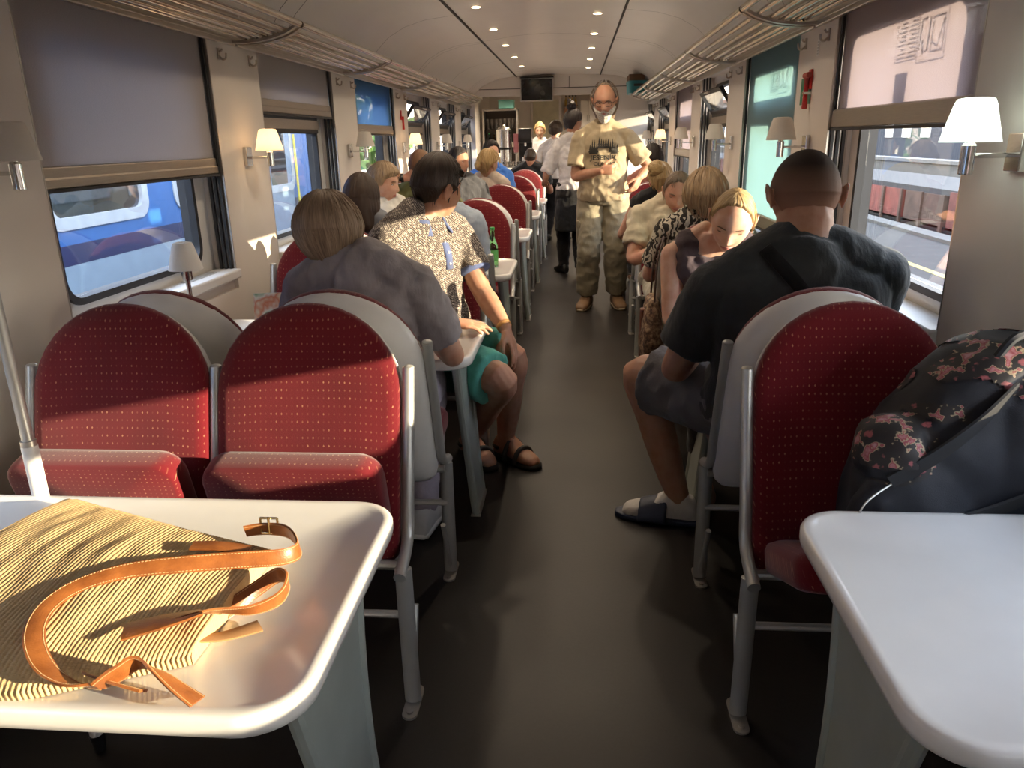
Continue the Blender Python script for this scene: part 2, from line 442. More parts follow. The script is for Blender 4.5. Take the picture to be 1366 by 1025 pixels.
LB = {0: (1.40, 'grey'), 1: (1.378, 'grey'), 2: (1.665, 'grey'), 3: (1.565, 'blue')}
RB = {-1: (1.35, 'pink'), 0: (1.24, 'pink'), 1: (1.52, 'pink'), 2: (.975, 'teal'), 4: (1.30, 'pink')}
for n, (z, f) in LB.items():
    blind(n, XL, -1, z, f, {0: 'grey fabric blind at the edge of the left wall beside the nearest lamp', 1: 'large grey fabric blind over the nearest left window showing the blue carriage',
          2: 'short grey fabric blind with bronze bar above the second left window', 3: 'bright blue translucent blind over the third left window'}[n], 'roller blinds')
for n, (z, f) in RB.items():
    blind(n, XR, 1, z, f, {-1: 'pink fabric blind on the right wall behind the camera', 0: 'pink fabric blind on the right wall beside the right table', 1: 'sunlit pinkish blind with safety sticker shadow on the nearest right window',
          2: 'blue-green blind pulled fully down behind the bald man', 4: 'sunlit pink blind on the far right behind two wall lamps'}[n], 'roller blinds')
# stickers on the outer panes behind the sunlit blinds
stk = plain('sticker_ink', (.22, .10, .09), .6); stg = plain('sticker_grey', (.10, .10, .12), .6)
def stickers(n, label):
    y = WC(n); x = XR + .112; t = thing('window_sticker', label, 'sticker', (x, y, 1.7), 0, 'safety stickers on right windows')
    a = MB().box(-.001, .001, -.095, .005, -.18, .0); a.build('dark_patch', stg, t, smooth=False)
    b = MB()
    def rect(y0, y1, z0, z1, w=.004):
        b.box(-.001, .001, y0, y1, z0, z0 + w); b.box(-.001, .001, y0, y1, z1 - w, z1); b.box(-.001, .001, y0, y0 + w, z0, z1); b.box(-.001, .001, y1 - w, y1, z0, z1)
    rect(-.14, .03, .035, .17); rect(-.345, -.145, .02, .18)
    b.build('sticker_outline', stg, t, smooth=False)
    b = MB()
    for i in range(9):
        for j in (0, 1):
            b.box(-.001, .001, -.13 + j * .08, -.065 + j * .08 - .012 * ((i * 7 + j * 3) % 3), .045 + i * .0135, .0505 + i * .0135)
    b.build('sticker_text', stk, t, smooth=False)
    b = MB(); rect(-.33, -.245, .045, .15, .006)
    b.tube([(0, -.325, .14), (0, -.29, .06), (0, -.255, .075)], .004, 6); b.tube([(0, -.225, .15), (0, -.222, .055), (0, -.19, .05), (0, -.18, .09)], .006, 6); b.tube([(0, -.2, .15), (0, -.165, .15), (0, -.16, .06)], .005, 6)
    b.build('sticker_pictogram', stg, t, smooth=False)
stickers(1, 'safety notice with pictogram and dark strip showing through the nearest pink blind')
stickers(2, 'small dark strip and notice showing through the blue-green blind')

# ------------------------------------------------------------------ luggage racks
def rack(k, X, s):
    # local: +x towards the aisle, section from pillar k-1 to pillar k
    t = thing('luggage_rack', 'tubular metal luggage rack section above the %s %s window' % (ORD[k] if k >= 0 else 'last', 'left' if s > 0 else 'right'), 'luggage rack', (X, PC(k), 1.98), 0 if s > 0 else PI, 'luggage racks')
    q = 1 if s > 0 else -1
    L0, L1 = (-P + .012, -.012) if q > 0 else (.012, P - .012)
    rails = [(.06, .004), (.112, -.002), (.165, .002), (.218, .012), (.272, .028)]
    for x, z in rails: MB().tube([(x, L0, z), (x, L1, z)], .0125, 14).build('rail', M['rack'], t)
    MB().tube([(.335, L0, .052), (.335, L1, .052)], .0165, 12).build('front_rail', M['rack'], t)
    for e in (L0 + .02, L1 - .02):
        pts = catmull([(.0, e, -.02), (.08, e, -.022), (.18, e, -.012), (.27, e, .012), (.325, e, .04), (.342, e, .062)], 4)
        a = MB(); rr = []
        for i, p in enumerate(pts):
            d = (pts[min(i + 1, len(pts) - 1)] - pts[max(i - 1, 0)]).normalized(); nn = V((-d.z, 0, d.x)) * .006; w = V((0, .016, 0))
            rr.append([tuple(p - nn - w), tuple(p + nn - w), tuple(p + nn + w), tuple(p - nn + w)])
        a.rings(rr).build('bracket', M['bronze'], t, angle=50)
    MB().prism([(.012, .0), (.05, .115), (.056, .115), (.018, .0)], (0, min(L0, L1), 0), (1, 0, 0), UP, (0, 1, 0), 0, abs(L1 - L0)).build('gap_shadow_panel', M['bronze'], t, smooth=False)  # added dark panel, stands in for the shadow between rack and cove
    MB().box(.0, .02, min(L0, L1), max(L0, L1), -.035, -.012).build('wall_rail', M['alu'], t, smooth=False, bevel=.004)
    return t
for k in range(0, 6):
    rack(k, XL, 1); rack(k, XR, -1)
# ------------------------------------------------------------------ wall lamps, hooks
LS_off, LS_on = lampshade('unlit_lampshade'), lampshade('lit_lampshade', .28); LS_led = lampshade('led_lampshade', .32, (.80, 1, .96))
def shade_mb(r0, r1, h, c):
    pr = [(r0, 0), (r0 * .985 + r1 * .015, h * .012), (r1 + (r0 - r1) * .1, h * .88), (r1 * .93, h), (r1 * .6, h + .003)]
    inn = [(r1 * .6, h), (r1 * .9, h - .004), (r0 - .003, .001)]
    return MB().lathe(pr + inn, c, 32, cap=False)
def wall_lamp(k, X, s, lit, label):
    t = thing('wall_lamp', label, 'lamp', (X, PC(k), 1.445), 0 if s > 0 else PI, 'wall lamps on the pillars')
    MB().box(0, .018, -.034, .034, -.045, .045).build('back_plate', M['chrome'], t, smooth=False, bevel=.003)
    MB().tube([(.015, 0, -.006), (.115, 0, -.006)], .006).lathe([(.012, 0), (.012, .02)], (.0, 0, 0)) .build('arm', M['chrome'], t)
    MB().lathe([(.015, -.05), (.0165, -.048), (.0165, .018), (.011, .024), (.011, .04)], (.122, 0, 0)).build('socket', M['chrome'], t)
    sh = shade_mb(.068, .043, .098, (.122, 0, .026)); sh.build('lamp_shade', (LS_off, LS_on, LS_led)[lit], t)
    if lit:
        b = MB().ell((.122, 0, .06), .016, .016, .022).build('bulb', emit('bulb_glow', (1, .62, .28) if lit == 1 else (.85, 1, .97), 14), t)
LL = {0: (0, 'cream wall lamp with metal socket cut by the left edge of the photo'), 1: (1, 'glowing wall lamp on the left pillar after the large grey blind'), 2: (0, 'unlit wall lamp on the left pillar before the blue blind'),
      3: (1, 'glowing wall lamp on the left pillar after the blue blind'), 4: (0, 'unlit grey wall lamp on the fifth left pillar'), 5: (0, 'far unlit wall lamp on the left pillar nearest the bar')}
RL = {0: (2, 'bright white wall lamp on the right pillar beside the large pink blind'), 1: (0, 'unlit wall lamp in front of the blue-green blind above the bald man'), 2: (0, 'unlit wall lamp on the right pillar before the first open top window'),
      3: (0, 'unlit wall lamp in front of the far pink blind'), 4: (1, 'glowing wall lamp on the far right just past the pink blind'), 5: (0, 'dim far wall lamp on the right beside the standing man')}
for k, (l, lab) in LL.items(): wall_lamp(k, XL, 1, l, lab)
for k, (l, lab) in RL.items(): wall_lamp(k, XR, -1, l, lab)
def hook(y, X, s, lab):
    t = thing('coat_hook', lab, 'coat hook', (X, y, 1.895), 0 if s > 0 else PI, 'coat hooks')
    MB().box(0, .006, -.010, .010, -.024, .026).build('hook_plate', M['bronze'], t, smooth=False, bevel=.002)
    a = MB().tube(catmull([(.004, 0, -.008), (.018, 0, -.022), (.034, 0, -.018), (.038, 0, .004)], 4), .0048, 8)
    a.tube(catmull([(.004, 0, .012), (.015, 0, .012), (.022, 0, .022)], 4), .0045, 8); a.build('hook', M['bronze'], t)
for k in range(1, 6):
    for sd, X, s in (('left', XL, 1), ('right', XR, -1)):
        for d, w in ((-.17, 'near'), (.17, 'far')):
            hook(PC(k) + d, X, s, 'metal coat hook on the %s side of the %s %s pillar' % (w, ORD[k], sd))
# escape hammer and sign on the right pillar
t = thing('emergency_hammer', 'red emergency hammer in its holder on the right pillar beside the green sign', 'hammer', (XR, PC(1) + .03, 1.69), PI)
MB().box(0, .012, -.018, .018, .0, .085).build('holder', M['red'], t, bevel=.004)
MB().tube([(.022, 0, -.085), (.022, 0, -.08), (.022, 0, -.03), (.022, 0, .03)], [.010, .013, .010, .010]).build('handle', M['red'], t)
MB().tube([(.022, -.032, .06), (.022, .032, .06)], .013).tube([(.022, 0, .02), (.022, 0, .06)], .011).build('hammer_head', plain('hammer_red', (.36, .05, .04), .5), t)
MB().box(0, .034, -.016, .016, -.022, -.012).build('clip', M['chrome'], t, smooth=False)
t = thing('exit_sign', 'small green and white escape route sign behind the red hammer', 'sign', (XR - .002, PC(1) + .105, 1.685), PI)
MB().box(-.001, .001, -.08, .08, -.058, .058).build('sign_plate', plain('sign_green', (.015, .16, .07), .4), t, smooth=False)
a = MB().ell((.002, -.01, .035), .001, .009, .009); a.tube([(.002, -.006, .022), (.002, .004, -.005), (.002, -.014, -.025), (.002, -.006, -.05)], .0055, 6)
a.tube([(.002, .004, -.005), (.002, .018, -.022), (.002, .026, -.045)], .0055, 6); a.tube([(.002, -.024, .0), (.002, -.004, .015), (.002, .02, .006)], .0045, 6); a.build('running_figure', M['white'], t)
t = thing('notice', 'tiny printed notice on the right pillar above the red hammer', 'notice', (XR - .001, PC(1) - .03, 1.86), PI)
MB().box(-.001, .001, -.014, .014, -.035, .035).build('paper', M['white'], t, smooth=False)
a = MB()
for i in range(5): a.box(.001, .0016, -.010, .010, -.028 + i * .012, -.022 + i * .012)
a.build('print_lines', M['frame'], t, smooth=False)
t = thing('emergency_hammer', 'red emergency hammer on the left pillar after the blue blind', 'hammer', (XL, PC(3) - .03, 1.69))
MB().box(0, .012, -.018, .018, .0, .085).build('holder', M['red'], t, bevel=.004)
MB().tube([(.022, 0, -.085), (.022, 0, -.03), (.022, 0, .03)], [.012, .010, .010]).build('handle', M['red'], t)

# downlights
dl = emit('downlight_glow', (1, .74, .42), 9)
for i in range(7):
    for sd, x, yo in (('left', XC - .44, 4.72), ('right', XC + .435, 5.2)):
        y = yo + 1.17 * (i - 1)
        if y > 12: continue
        t = thing('downlight', 'small round ceiling downlight, %s in the %s row' % (ORD[i], sd), 'ceiling light', (x, y, 2.402), 0, 'downlights')
        MB().lathe([(.045, .002), (.045, -.004), (.036, -.006), (.034, .001)], n=24, cap=False).build('ring', M['alu'], t)
        MB().lathe([(.0, -.011), (.018, -.010), (.030, -.007), (.036, -.003), (.036, .001)], n=20).build('lens', dl, t)
        L = bpy.data.lights.new('downlight_lamp', 'SPOT'); L.energy = DL; L.color = (1, .8, .58); L.spot_size = 2.75; L.spot_blend = 1; L.shadow_soft_size = .035
        lo = bpy.data.objects.new('downlight_lamp', L); COL.objects.link(lo); lo.parent = t; lo.location = (0, 0, -.02)
# ------------------------------------------------------------------ seats (local: faces -Y, foot plates at y = 0)
def slope(z): return .05 + (z - .42) * .293
TH = math.atan(.293)
BU = V((0, math.sin(TH), math.cos(TH))); BN = V((0, -math.cos(TH), math.sin(TH)))       # up along the back, out of its front
def arch(w, h, r0=.05, n=9):
    out = []
    for a in range(4): out.append((-w + r0 - r0 * math.sin(math.radians(30 * a)), r0 - r0 * math.cos(math.radians(30 * a))))
    hs = h - w * .98
    for k in range(2 * n + 1):
        a = PI - PI * k / (2 * n); out.append((w * math.cos(a), hs + w * .98 * math.sin(a)))
    for a in range(3, -1, -1): out.append((w - r0 + r0 * math.sin(math.radians(30 * a)), r0 - r0 * math.cos(math.radians(30 * a))))
    return out
def pillow(o, ax, ay, az, layers, cy):
    """layers: (outline, depth); closed with fans"""
    o, ax, ay, az = V(o), V(ax), V(ay), V(az)
    return MB().rings([[tuple(o + ax * a + ay * b + az * d) for a, b in q] for q, d in layers])
def scl(q, k, cx, cy): return [(cx + (a - cx) * k, cy + (b - cy) * k) for a, b in q]
BH = .708
def seat_unit(t, cx, w, tip, cushion=True):
    o = V((cx, .045, .41))
    q = arch(w, BH); cy = BH * .48
    f = pillow(o, (1, 0, 0), BU, BN, [(scl(q, .985, 0, cy), -.018), (q, -.004), (q, .012), (scl(q, .975, 0, cy), .024), (scl(q, .86, 0, cy), .030), (scl(q, .5, 0, cy), .026)], cy)
    b = f.build('backrest', M['fabric'], t, angle=60)
    q2 = arch(w + .006, BH + .004)
    s = pillow(o - BU * .006, (1, 0, 0), BU, BN, [(q2, -.002), (q2, -.014), (scl(q2, .985, 0, cy), -.030), (scl(q2, .93, 0, cy), -.052), (scl(q2, .80, 0, cy), -.068), (scl(q2, .4, 0, cy), -.074)], cy)
    s.build('seat_shell', M['shell'], t, angle=60)
    if cushion:
        th = math.radians(tip); D = V((0, -math.cos(th), math.sin(th))); N = V((0, math.sin(th), math.cos(th)))
        o2 = V((cx, .03, .43 + .02 * math.sin(th)))
        cw = w - .018
        q = rrect(-cw, cw, 0.0, .40 - .112 * math.sin(th), .06)
        c = pillow(o2, (1, 0, 0), D, N, [(scl(q, .94, 0, .2), -.008), (scl(q, .985, 0, .2), .0), (q, .018), (q, .05), (scl(q, .97, 0, .2), .066), (scl(q, .88, 0, .2), .075), (scl(q, .4, 0, .2), .078)], .2)
        c.build('seat_cushion', M['fabric'], t, angle=60)
def end_frame(t, x, leg=True, bend=0):
    tube = catmull([(x, -.055, .432), (x, -.03, .44), (x, .03, .462), (x, .072, .50), (x, .10, .60), (x, slope(.92), .92)], 5)
    MB().tube(tube, .0165, 12).ell((x, slope(.92), .922), .0165, .0165, .008).build('side_tube', M['frame'], t)
    if leg:
        MB().tube([(x, -.005, .012), (x, -.012, .435)], .0155, 12, rz=1.5).build('leg', M['frame'], t)
        MB().tube([(x, .10, .25), (x, -.0, .03)], .009, 8).build('leg_brace', M['frame'], t)
        MB().prism(rrect(-.021, .021, -.075, .06, .02), (x, 0, 0), (1, 0, 0), (0, 1, 0), UP, 0, .007).tube([(x, -.052, .007), (x, -.052, .013)], .009).tube([(x, .04, .007), (x, .04, .013)], .008).build('foot_plate', M['plate'], t, smooth=False)
def double_seat(tip, label, loc, rz):
    t = thing('double_seat', label, 'seat', loc, rz, 'red double seats left of the aisle')
    for c in (-.264, .264): seat_unit(t, c, .252, tip)
    for x in (-.536, .536): end_frame(t, x)
    end_frame(t, 0, leg=False)
    MB().tube([(-.536, .0, .285), (.536, .0, .285)], .011, 10).build('stretcher', M['frame'], t)
    MB().tube([(-.536, .02, .425), (.536, .02, .425)], .014, 10).build('seat_rail', M['frame'], t)
    return t
def single_seat(tip, label, loc, rz):
    t = thing('single_seat', label, 'seat', loc, rz, 'red single seats right of the aisle')
    seat_unit(t, 0, .242, tip)
    for x in (-.256, .256): end_frame(t, x)
    MB().tube([(-.256, .0, .285), (.256, .0, .285)], .011, 10).build('stretcher', M['frame'], t)
    MB().tube([(-.256, .02, .425), (.256, .02, .425)], .014, 10).build('seat_rail', M['frame'], t)
    return t
CB = lambda n: 2.042 + P * n
XD, XS = -.983, .700
LA_ = ['empty red double seat with tipped-up cushions behind the straw bag table', 'red double seat facing the camera where the man in the patterned polo sits', 'red double seat facing the camera behind the green bottle, its aisle place empty',
       'sunlit bright red empty seat facing the camera, third along the aisle from the green bottle', 'dark red empty seat facing the camera just beyond the bright red one', 'farthest red seat facing the camera, before the man in black near the bar']
LB_ = ['white-shelled double seat with its back to us holding the short-haired person in grey', 'white-shelled double seat holding the dark-haired woman and the pale blue shirt', 'white-shelled double seat carrying the man in olive with a raised arm',
       'white-shelled double seat carrying the fair-haired woman near the bar', 'white-shelled seat turned away, in front of the last left table', 'last seat before the bar, carrying the man in black']
RA_ = ['large red single seat with the dark backpack on it at the right', 'red single seat of the woman looking down in a sleeveless top', 'red single seat of the woman in a cream T-shirt facing us', 'red single seat facing us beside the standing man', 'far red single seat facing us near the bar on the right']
RB_ = ['white-shelled single seat carrying the man in the dark T-shirt', 'single seat turned away with the person in the patterned top', 'single seat turned away with the woman wearing a blond bun', 'single seat turned away with the dark-haired person behind the standing man']
for n in range(6):
    double_seat(76 if n in (0, 3, 4, 5) else 4, LA_[n], (XD, CB(n) - .33, 0), 0)
    double_seat(4, LB_[n], (XD, CB(n) + .33, 0), PI)
for n in range(5): single_seat(24 if n == 0 else 4, RA_[n], (XS, CB(n) - .33, 0), 0)
for n in range(4): single_seat(4, RB_[n], (XS, CB(n) + .33, 0), PI)

# ------------------------------------------------------------------ tables
TZ = .74
def table(xa, xw, y, label, group):
    """xa aisle edge, xw wall edge"""
    t = thing('dining_table', label, 'table', ((xa + xw) / 2, y, 0), 0, group)
    hw = abs(xa - xw) / 2; sa = 1 if xa > xw else -1
    def out(i):
        r = rrect(-hw + (0 if sa > 0 else i), hw - (i if sa > 0 else 0), -.335 + i, .335 - i, max(.1 - i, .02), 8)
        return [(a, b) if True else 0 for a, b in r]
    f = MB().rings([[(a, b, z) for a, b in out(i)] for i, z in ((.012, TZ - .042), (.003, TZ - .036), (0, TZ - .024), (0, TZ - .008), (.003, TZ - .002), (.008, TZ), (.022, TZ), (.030, TZ - .004), (.20, TZ - .004))])
    f.build('table_top', M['table'], t, angle=50)
    # the aisle leg: a tapering blade with rounded tubes on both edges
    rows = []; ea = []; eb = []
    for k in range(9):
        u = k / 8; z = (TZ - .04) * (1 - u)
        x = sa * (hw - .075 + .045 * u ** 1.6); wn = .20 - .105 * math.sin(min(u * 1.25, 1) * PI / 2) + .012 * u
        rows.append([(x - .009, -wn, z), (x + .009, -wn, z), (x + .009, wn, z), (x - .009, wn, z)])
        ea.append((x, -wn, z)); eb.append((x, wn, z))
    MB().rings(rows).build('leg_panel', M['leg'], t, angle=50)
    MB().tube(ea, .017, 10).build('leg_tube', M['leg'], t); MB().tube(eb, .017, 10).build('leg_tube', M['leg'], t)
    x = sa * (hw - .03); MB().box(x - .02, x + .02, -.13, .13, 0, .006).build('foot_plate', M['plate'], t, smooth=False)
    MB().box(min(-sa * hw, -sa * (hw - .05)), max(-sa * hw, -sa * (hw - .05)), -.2, .2, TZ - .09, TZ - .042).build('wall_bracket', M['leg'], t, smooth=False)
    return t
LT = ['white table with the straw bag, nearest on the left', 'white table where the person in grey and the man in the patterned polo sit', 'white table with a green bottle standing at its aisle end', 'white table pinkish in sunlight beyond the one with the green bottle', 'narrow-looking white table edge before the second last red seat', 'farthest white table left of the aisle near the bar']
RT = ['bright white table nearest on the right, empty', 'white table between the man in dark T-shirt and the woman looking down', 'white table in front of the woman in cream', 'white table hidden behind the woman in cream beside the standing man', 'far white table on the right near the bar']
TC = lambda n: CB(n) - P / 2
for n in range(6): table(-.382, XL, TC(n), LT[n], 'tables left of the aisle')
for n in range(5): table(.455, XR, TC(n), RT[n], 'tables right of the aisle')
# ------------------------------------------------------------------ outside
GZ = -1.15
struct(MB().box(-60, 80, -60, 180, GZ - .3, GZ).build('ground', plain('track_ballast', (.035, .03, .027), .95, 0, .35, 30, .5, 40), smooth=False))
# carriage skin below the floor and roof above, so that daylight only comes in through the windows
a = MB().box(XL - .14, XL - .11, Y0 - 3, YB + 5, -.3, .9); a.box(XR + .11, XR + .14, Y0 - 3, YB + 5, -.3, .9)
a.box(XL - .14, XR + .14, Y0 - 3, YB + 5, 2.6, 2.66)
struct(a.build('trim_90', M['frame'], smooth=False))

# blue carriage on the next track
bl, nv, gy, wf = plain('blue_coach_paint', (.028, .125, .36), .3, 0, .04), plain('navy_coach_stripe', (.014, .025, .09), .3, 0, .05), plain('light_coach_paint', (.24, .32, .40), .35, 0, .04), plain('white_window_frame', (.42, .46, .50), .35)
inn = plain('coach_dark_interior', (.06, .065, .07), .8)
CX = -4.21
t = thing('railway_carriage', 'blue railway carriage with white-framed windows on the next track', 'carriage', (CX, 0, 1.5))
t.scale = (1, 1.35, 1.35)
def cb(name, y0, y1, z0, z1, mat, d=0.0, par=None, th=.04):
    return MB().box(-th, d, y0, y1, z0 - 1.5, z1 - 1.5).build(name, mat, par or t, smooth=False)
E0, E1 = -12, 9.0
a = MB().box(-2.75, -.045, E0, E1, -1.95, -1.75); a.build('underframe', M['black'], t, smooth=False)
cb('lower_side', E0, E1, -.25, .805, gy); cb('navy_stripe', E0, E1, .805, .93, nv, .001)
wy = [(-2.0 + 1.51 * i, -.86 + 1.51 * i) for i in range(7)]
wy = [(a_ + .24, b_ + .24) for a_, b_ in wy]
side_ = MB(); ys = [E0] + [v for w in wy for v in (w[0] + .04, w[1] - .04)] + [E1]
for i in range(0, len(ys), 2): side_.box(-.04, 0, ys[i], ys[i + 1], .93 - 1.5, 2.5 - 1.5)
for w in wy:
    side_.box(-.04, 0, w[0] + .04, w[1] - .04, .93 - 1.5, 1.06 - 1.5); side_.box(-.04, 0, w[0] + .04, w[1] - .04, 1.80 - 1.5, 2.5 - 1.5)
side_.build('upper_side', bl, t, smooth=False)
MB().box(-2.75, -2.7, E0, E1, -1.9, 1.1).build('far_side', gy, t, smooth=False)
MB().box(-2.75, 0, E1 - .05, E1, -1.9, 1.1).build('end_wall', bl, t, smooth=False)
MB().box(-2.7, -.05, E0, E1 - .06, -1.65, -1.6).build('coach_floor', inn, t, smooth=False)
pr = [(0, 2.5 - 1.5), (-.05, 2.75 - 1.5), (-.35, 3.0 - 1.5), (-.9, 3.12 - 1.5), (-1.4, 3.15 - 1.5), (-1.9, 3.12 - 1.5), (-2.45, 3.0 - 1.5), (-2.72, 2.75 - 1.5), (-2.75, 2.5 - 1.5)]
MB().prism(pr, (0, E0, 0), (1, 0, 0), UP, (0, 1, 0), 0, E1 - E0).build('roof', plain('coach_roof', (.3, .31, .33), .5), t)
cg = glass('coach_window_glass', (.45, .5, .52), 1.6); curt = plain('coach_curtain', (.55, .56, .55), .9)
for i, w in enumerate(wy):
    m = (w[0] + w[1]) / 2; h = (w[1] - w[0]) / 2
    f = MB().frame(rrect(-h, h, 1.02, 1.84, .13), rrect(-h + .075, h - .075, 1.095, 1.765, .08), (0, m, -1.5), (0, 1, 0), UP, (1, 0, 0), -.05, .012).build('window', wf, t)
    MB().prism(rrect(-h + .06, h - .06, 1.08, 1.78, .06), (0, m, -1.5), (0, 1, 0), UP, (1, 0, 0), -.03, -.024).build('window_pane', cg, f, smooth=False)
    a = MB(); n_ = 26; v = []
    for k in range(n_):
        y = m - h + .1 + k / (n_ - 1) * (.42 if i % 2 else .55); xx = -.14 + .018 * math.sin(k * 1.9)
        v += [(xx, y, 1.08 - 1.5), (xx, y, 1.8 - 1.5)]
    a.add(v, [(2 * k, 2 * k + 1, 2 * k + 3, 2 * k + 2) for k in range(n_ - 1)]); a.build('curtain', curt, f)
a = MB()
for i in range(3): a.box(0, .004, 6.02, 6.42, .52 - 1.5 - i * .07, .565 - 1.5 - i * .07)
a.build('orange_marking', plain('orange_marking', (.75, .16, .05), .5), t, smooth=False)
MB().box(0, .003, 5.8, 6.5, .30 - 1.5, .72 - 1.5).build('hatch_panel', plain('grey_hatch', (.34, .40, .46), .5), t, smooth=False)
dr = MB().box(-.03, .004, 7.62, 8.38, -.1 - 1.5, 2.3 - 1.5).build('entrance_door', plain('coach_door', (.20, .27, .36), .4), t, smooth=False)
MB().prism(rrect(7.78, 8.22, 1.05 - 1.5, 1.9 - 1.5, .08), (.004, 0, 0), (0, 1, 0), UP, (1, 0, 0), 0, .004).build('door_window', cg, dr, smooth=False)
for y in (7.56, 8.44): MB().tube([(.045, y, .4 - 1.5), (.045, y, 1.6 - 1.5)], .016).build('grab_rail', plain('grab_rail_paint', (.7, .6, .1), .4), dr)
# beyond it: brick building and shrubs
brk = NT('brick_wall'); bc = brk.coord('Object', (1, 1, 1), (PI / 2, 0, PI / 2)); bt = brk.n('ShaderNodeTexBrick'); brk.l(bc, bt.inputs[0])
bt.inputs['Color1'].default_value = (.42, .17, .11, 1); bt.inputs['Color2'].default_value = (.30, .12, .08, 1); bt.inputs['Mortar'].default_value = (.4, .35, .3, 1); bt.inputs['Scale'].default_value = 3.2
brick = brk.done(brk.pbr(bt.outputs[0], .9))
t = thing('brick_building', 'red brick station building beyond the end of the blue carriage', 'building', (-11, 32, GZ))
MB().box(-4, 0, -13, 12, 0, 3.6).build('wall', brick, t, smooth=False)
MB().box(-4.4, .4, -13.4, 12.4, 3.6, 3.8).build('roof', plain('slate_roof', (.12, .11, .11), .7), t, smooth=False)
for y in (-10, -7, -4, -1, 2, 5, 8):
    w = MB().box(0, .05, y, y + 1.1, .9, 2.6).build('window', M['white'], t, smooth=False); MB().box(.05, .06, y + .1, y + 1.0, 1.0, 2.5).build('window_pane', cg, w, smooth=False)
lf = plain('leaf_green', (.10, .20, .04), .7, 0, .4, 6)
def bush(x, y, r, h, label, cat='shrub'):
    rnd = random.Random(x * 7 + y); a = MB(); t = thing('leafy_' + cat, label, cat, (x, y, GZ))
    for i in range(420):
        d = V((rnd.gauss(0, 1), rnd.gauss(0, 1), rnd.gauss(0, 1))).normalized() * (rnd.random() ** .35)
        c = V((d.x * r, d.y * r, h * .58 + d.z * h * .42)); n_ = V((rnd.gauss(0, 1), rnd.gauss(0, 1), rnd.gauss(0, 1))).normalized(); u = n_.orthogonal().normalized(); w = n_.cross(u); k = r * .13
        a.add([c - u * k, c + w * k * .6, c + u * k, c - w * k * .6], [(0, 1, 2, 3)])
    a.build('foliage', lf, t, smooth=False); MB().tube([(0, 0, 0), (0, 0, h * .5)], [.12, .06]).build('stem', plain('bark', (.12, .09, .06), .9), t)
bush(-5.4, 14.6, 1.0, 2.9, 'sunlit green shrub just past the end of the blue carriage')
bush(-7.4, 18, 1.6, 4.0, 'tall green shrub between the blue carriage and the brick building')
bush(-6.4, 24, 1.7, 4.4, 'farthest green shrub before the brick building')

# right-hand side: platform, tracks, red train, sheds
asp = plain('platform_asphalt', (.024, .023, .022), .9, 0, .15, 3)
struct(MB().box(2.0, 7.6, -30, 160, GZ, -.62).build('platform', asp, smooth=False))
tag(MB().box(5.5, 5.64, -30, 160, -.62, -.615).build('platform_line', plain('yellow_line', (.22, .17, .03), .6), smooth=False), 'yellow safety line painted along the grey platform', 'line')
tag(MB().box(7.2, 7.6, -30, 160, -.62, -.55).build('platform_edge', plain('edge_stone', (.08, .077, .07), .8), smooth=False), 'pale stone edge of the platform outside the right windows', 'kerb')
rl = brushed('rail_steel', (.45, .38, .32), .4)
for i, x in enumerate((9.0, 10.45)):
    tag(MB().box(x - .035, x + .035, -30, 160, GZ, GZ + .16).build('rail', rl, smooth=False), ['nearer', 'farther'][i] + ' steel rail beyond the platform on the right', 'rail', 'rails beyond the platform')
t = thing('freight_wagon', 'row of low rust-red freight wagons beyond the platform on the right', 'wagon', (8.5, 45, GZ))
rp = [plain('rust_red_paint', (.10, .02, .016), .7, 0, .3, 3), plain('rust_brown_paint', (.075, .042, .03), .8, 0, .3, 3), plain('dull_red_paint', (.17, .034, .025), .7, 0, .25, 3)]
MB().box(0, 2.6, -36, 60, .35, .5).build('chassis', M['black'], t, smooth=False)
for k in range(40): MB().box(0, 2.6, -36 + 2.4 * k, -36 + 2.4 * k + 2.25, .45, 1.2 + .1 * (k % 3 == 0)).build('side_panel', rp[k * 7 % 3], t, smooth=False)
MB().box(.05, 2.55, -36, 60, 1.2, 1.33).build('darkening_top', plain('darkened_wagon_top', (.03, .032, .036), .8), t, smooth=False)  # added dark slab, tones down the skylit wagon tops
for k in range(80): MB().box(-.05, .0, -36 + 1.2 * k, -36 + 1.2 * k + .12, .3, 1.22).build('side_post', rp[1], t, smooth=False)
t = thing('retaining_wall', 'pale concrete wall running behind the rust-red wagons', 'wall', (13, 45, GZ))
MB().box(0, .5, -30, 90, 0, 1.5).build('wall_face', plain('pale_concrete', (.10, .098, .09), .8), t, smooth=False); MB().box(-.1, .6, -30, 90, 1.5, 1.62).build('coping', plain('concrete_coping', (.13, .128, .12), .8), t, smooth=False)
t = thing('station_building', 'dark blue-grey building with rows of windows behind the pale wall', 'building', (24, 85, GZ))
MB().box(0, 8, -50, 80, 0, 7.5).build('wall', plain('grey_blue_render', (.025, .032, .048), .8), t, smooth=False); MB().box(-.4, 8.4, -50.4, 80.4, 7.5, 8.0).build('roof', plain('red_roof', (.14, .055, .04), .8), t, smooth=False)
for k in range(38):
    w = MB().box(-.08, 0, -48 + 3.2 * k, -46.6 + 3.2 * k, 2.2, 4.2).build('window', M['white'], t, smooth=False); MB().box(-.1, -.08, -47.9 + 3.2 * k, -46.7 + 3.2 * k, 2.3, 4.1).build('window_pane', cg, w, smooth=False)
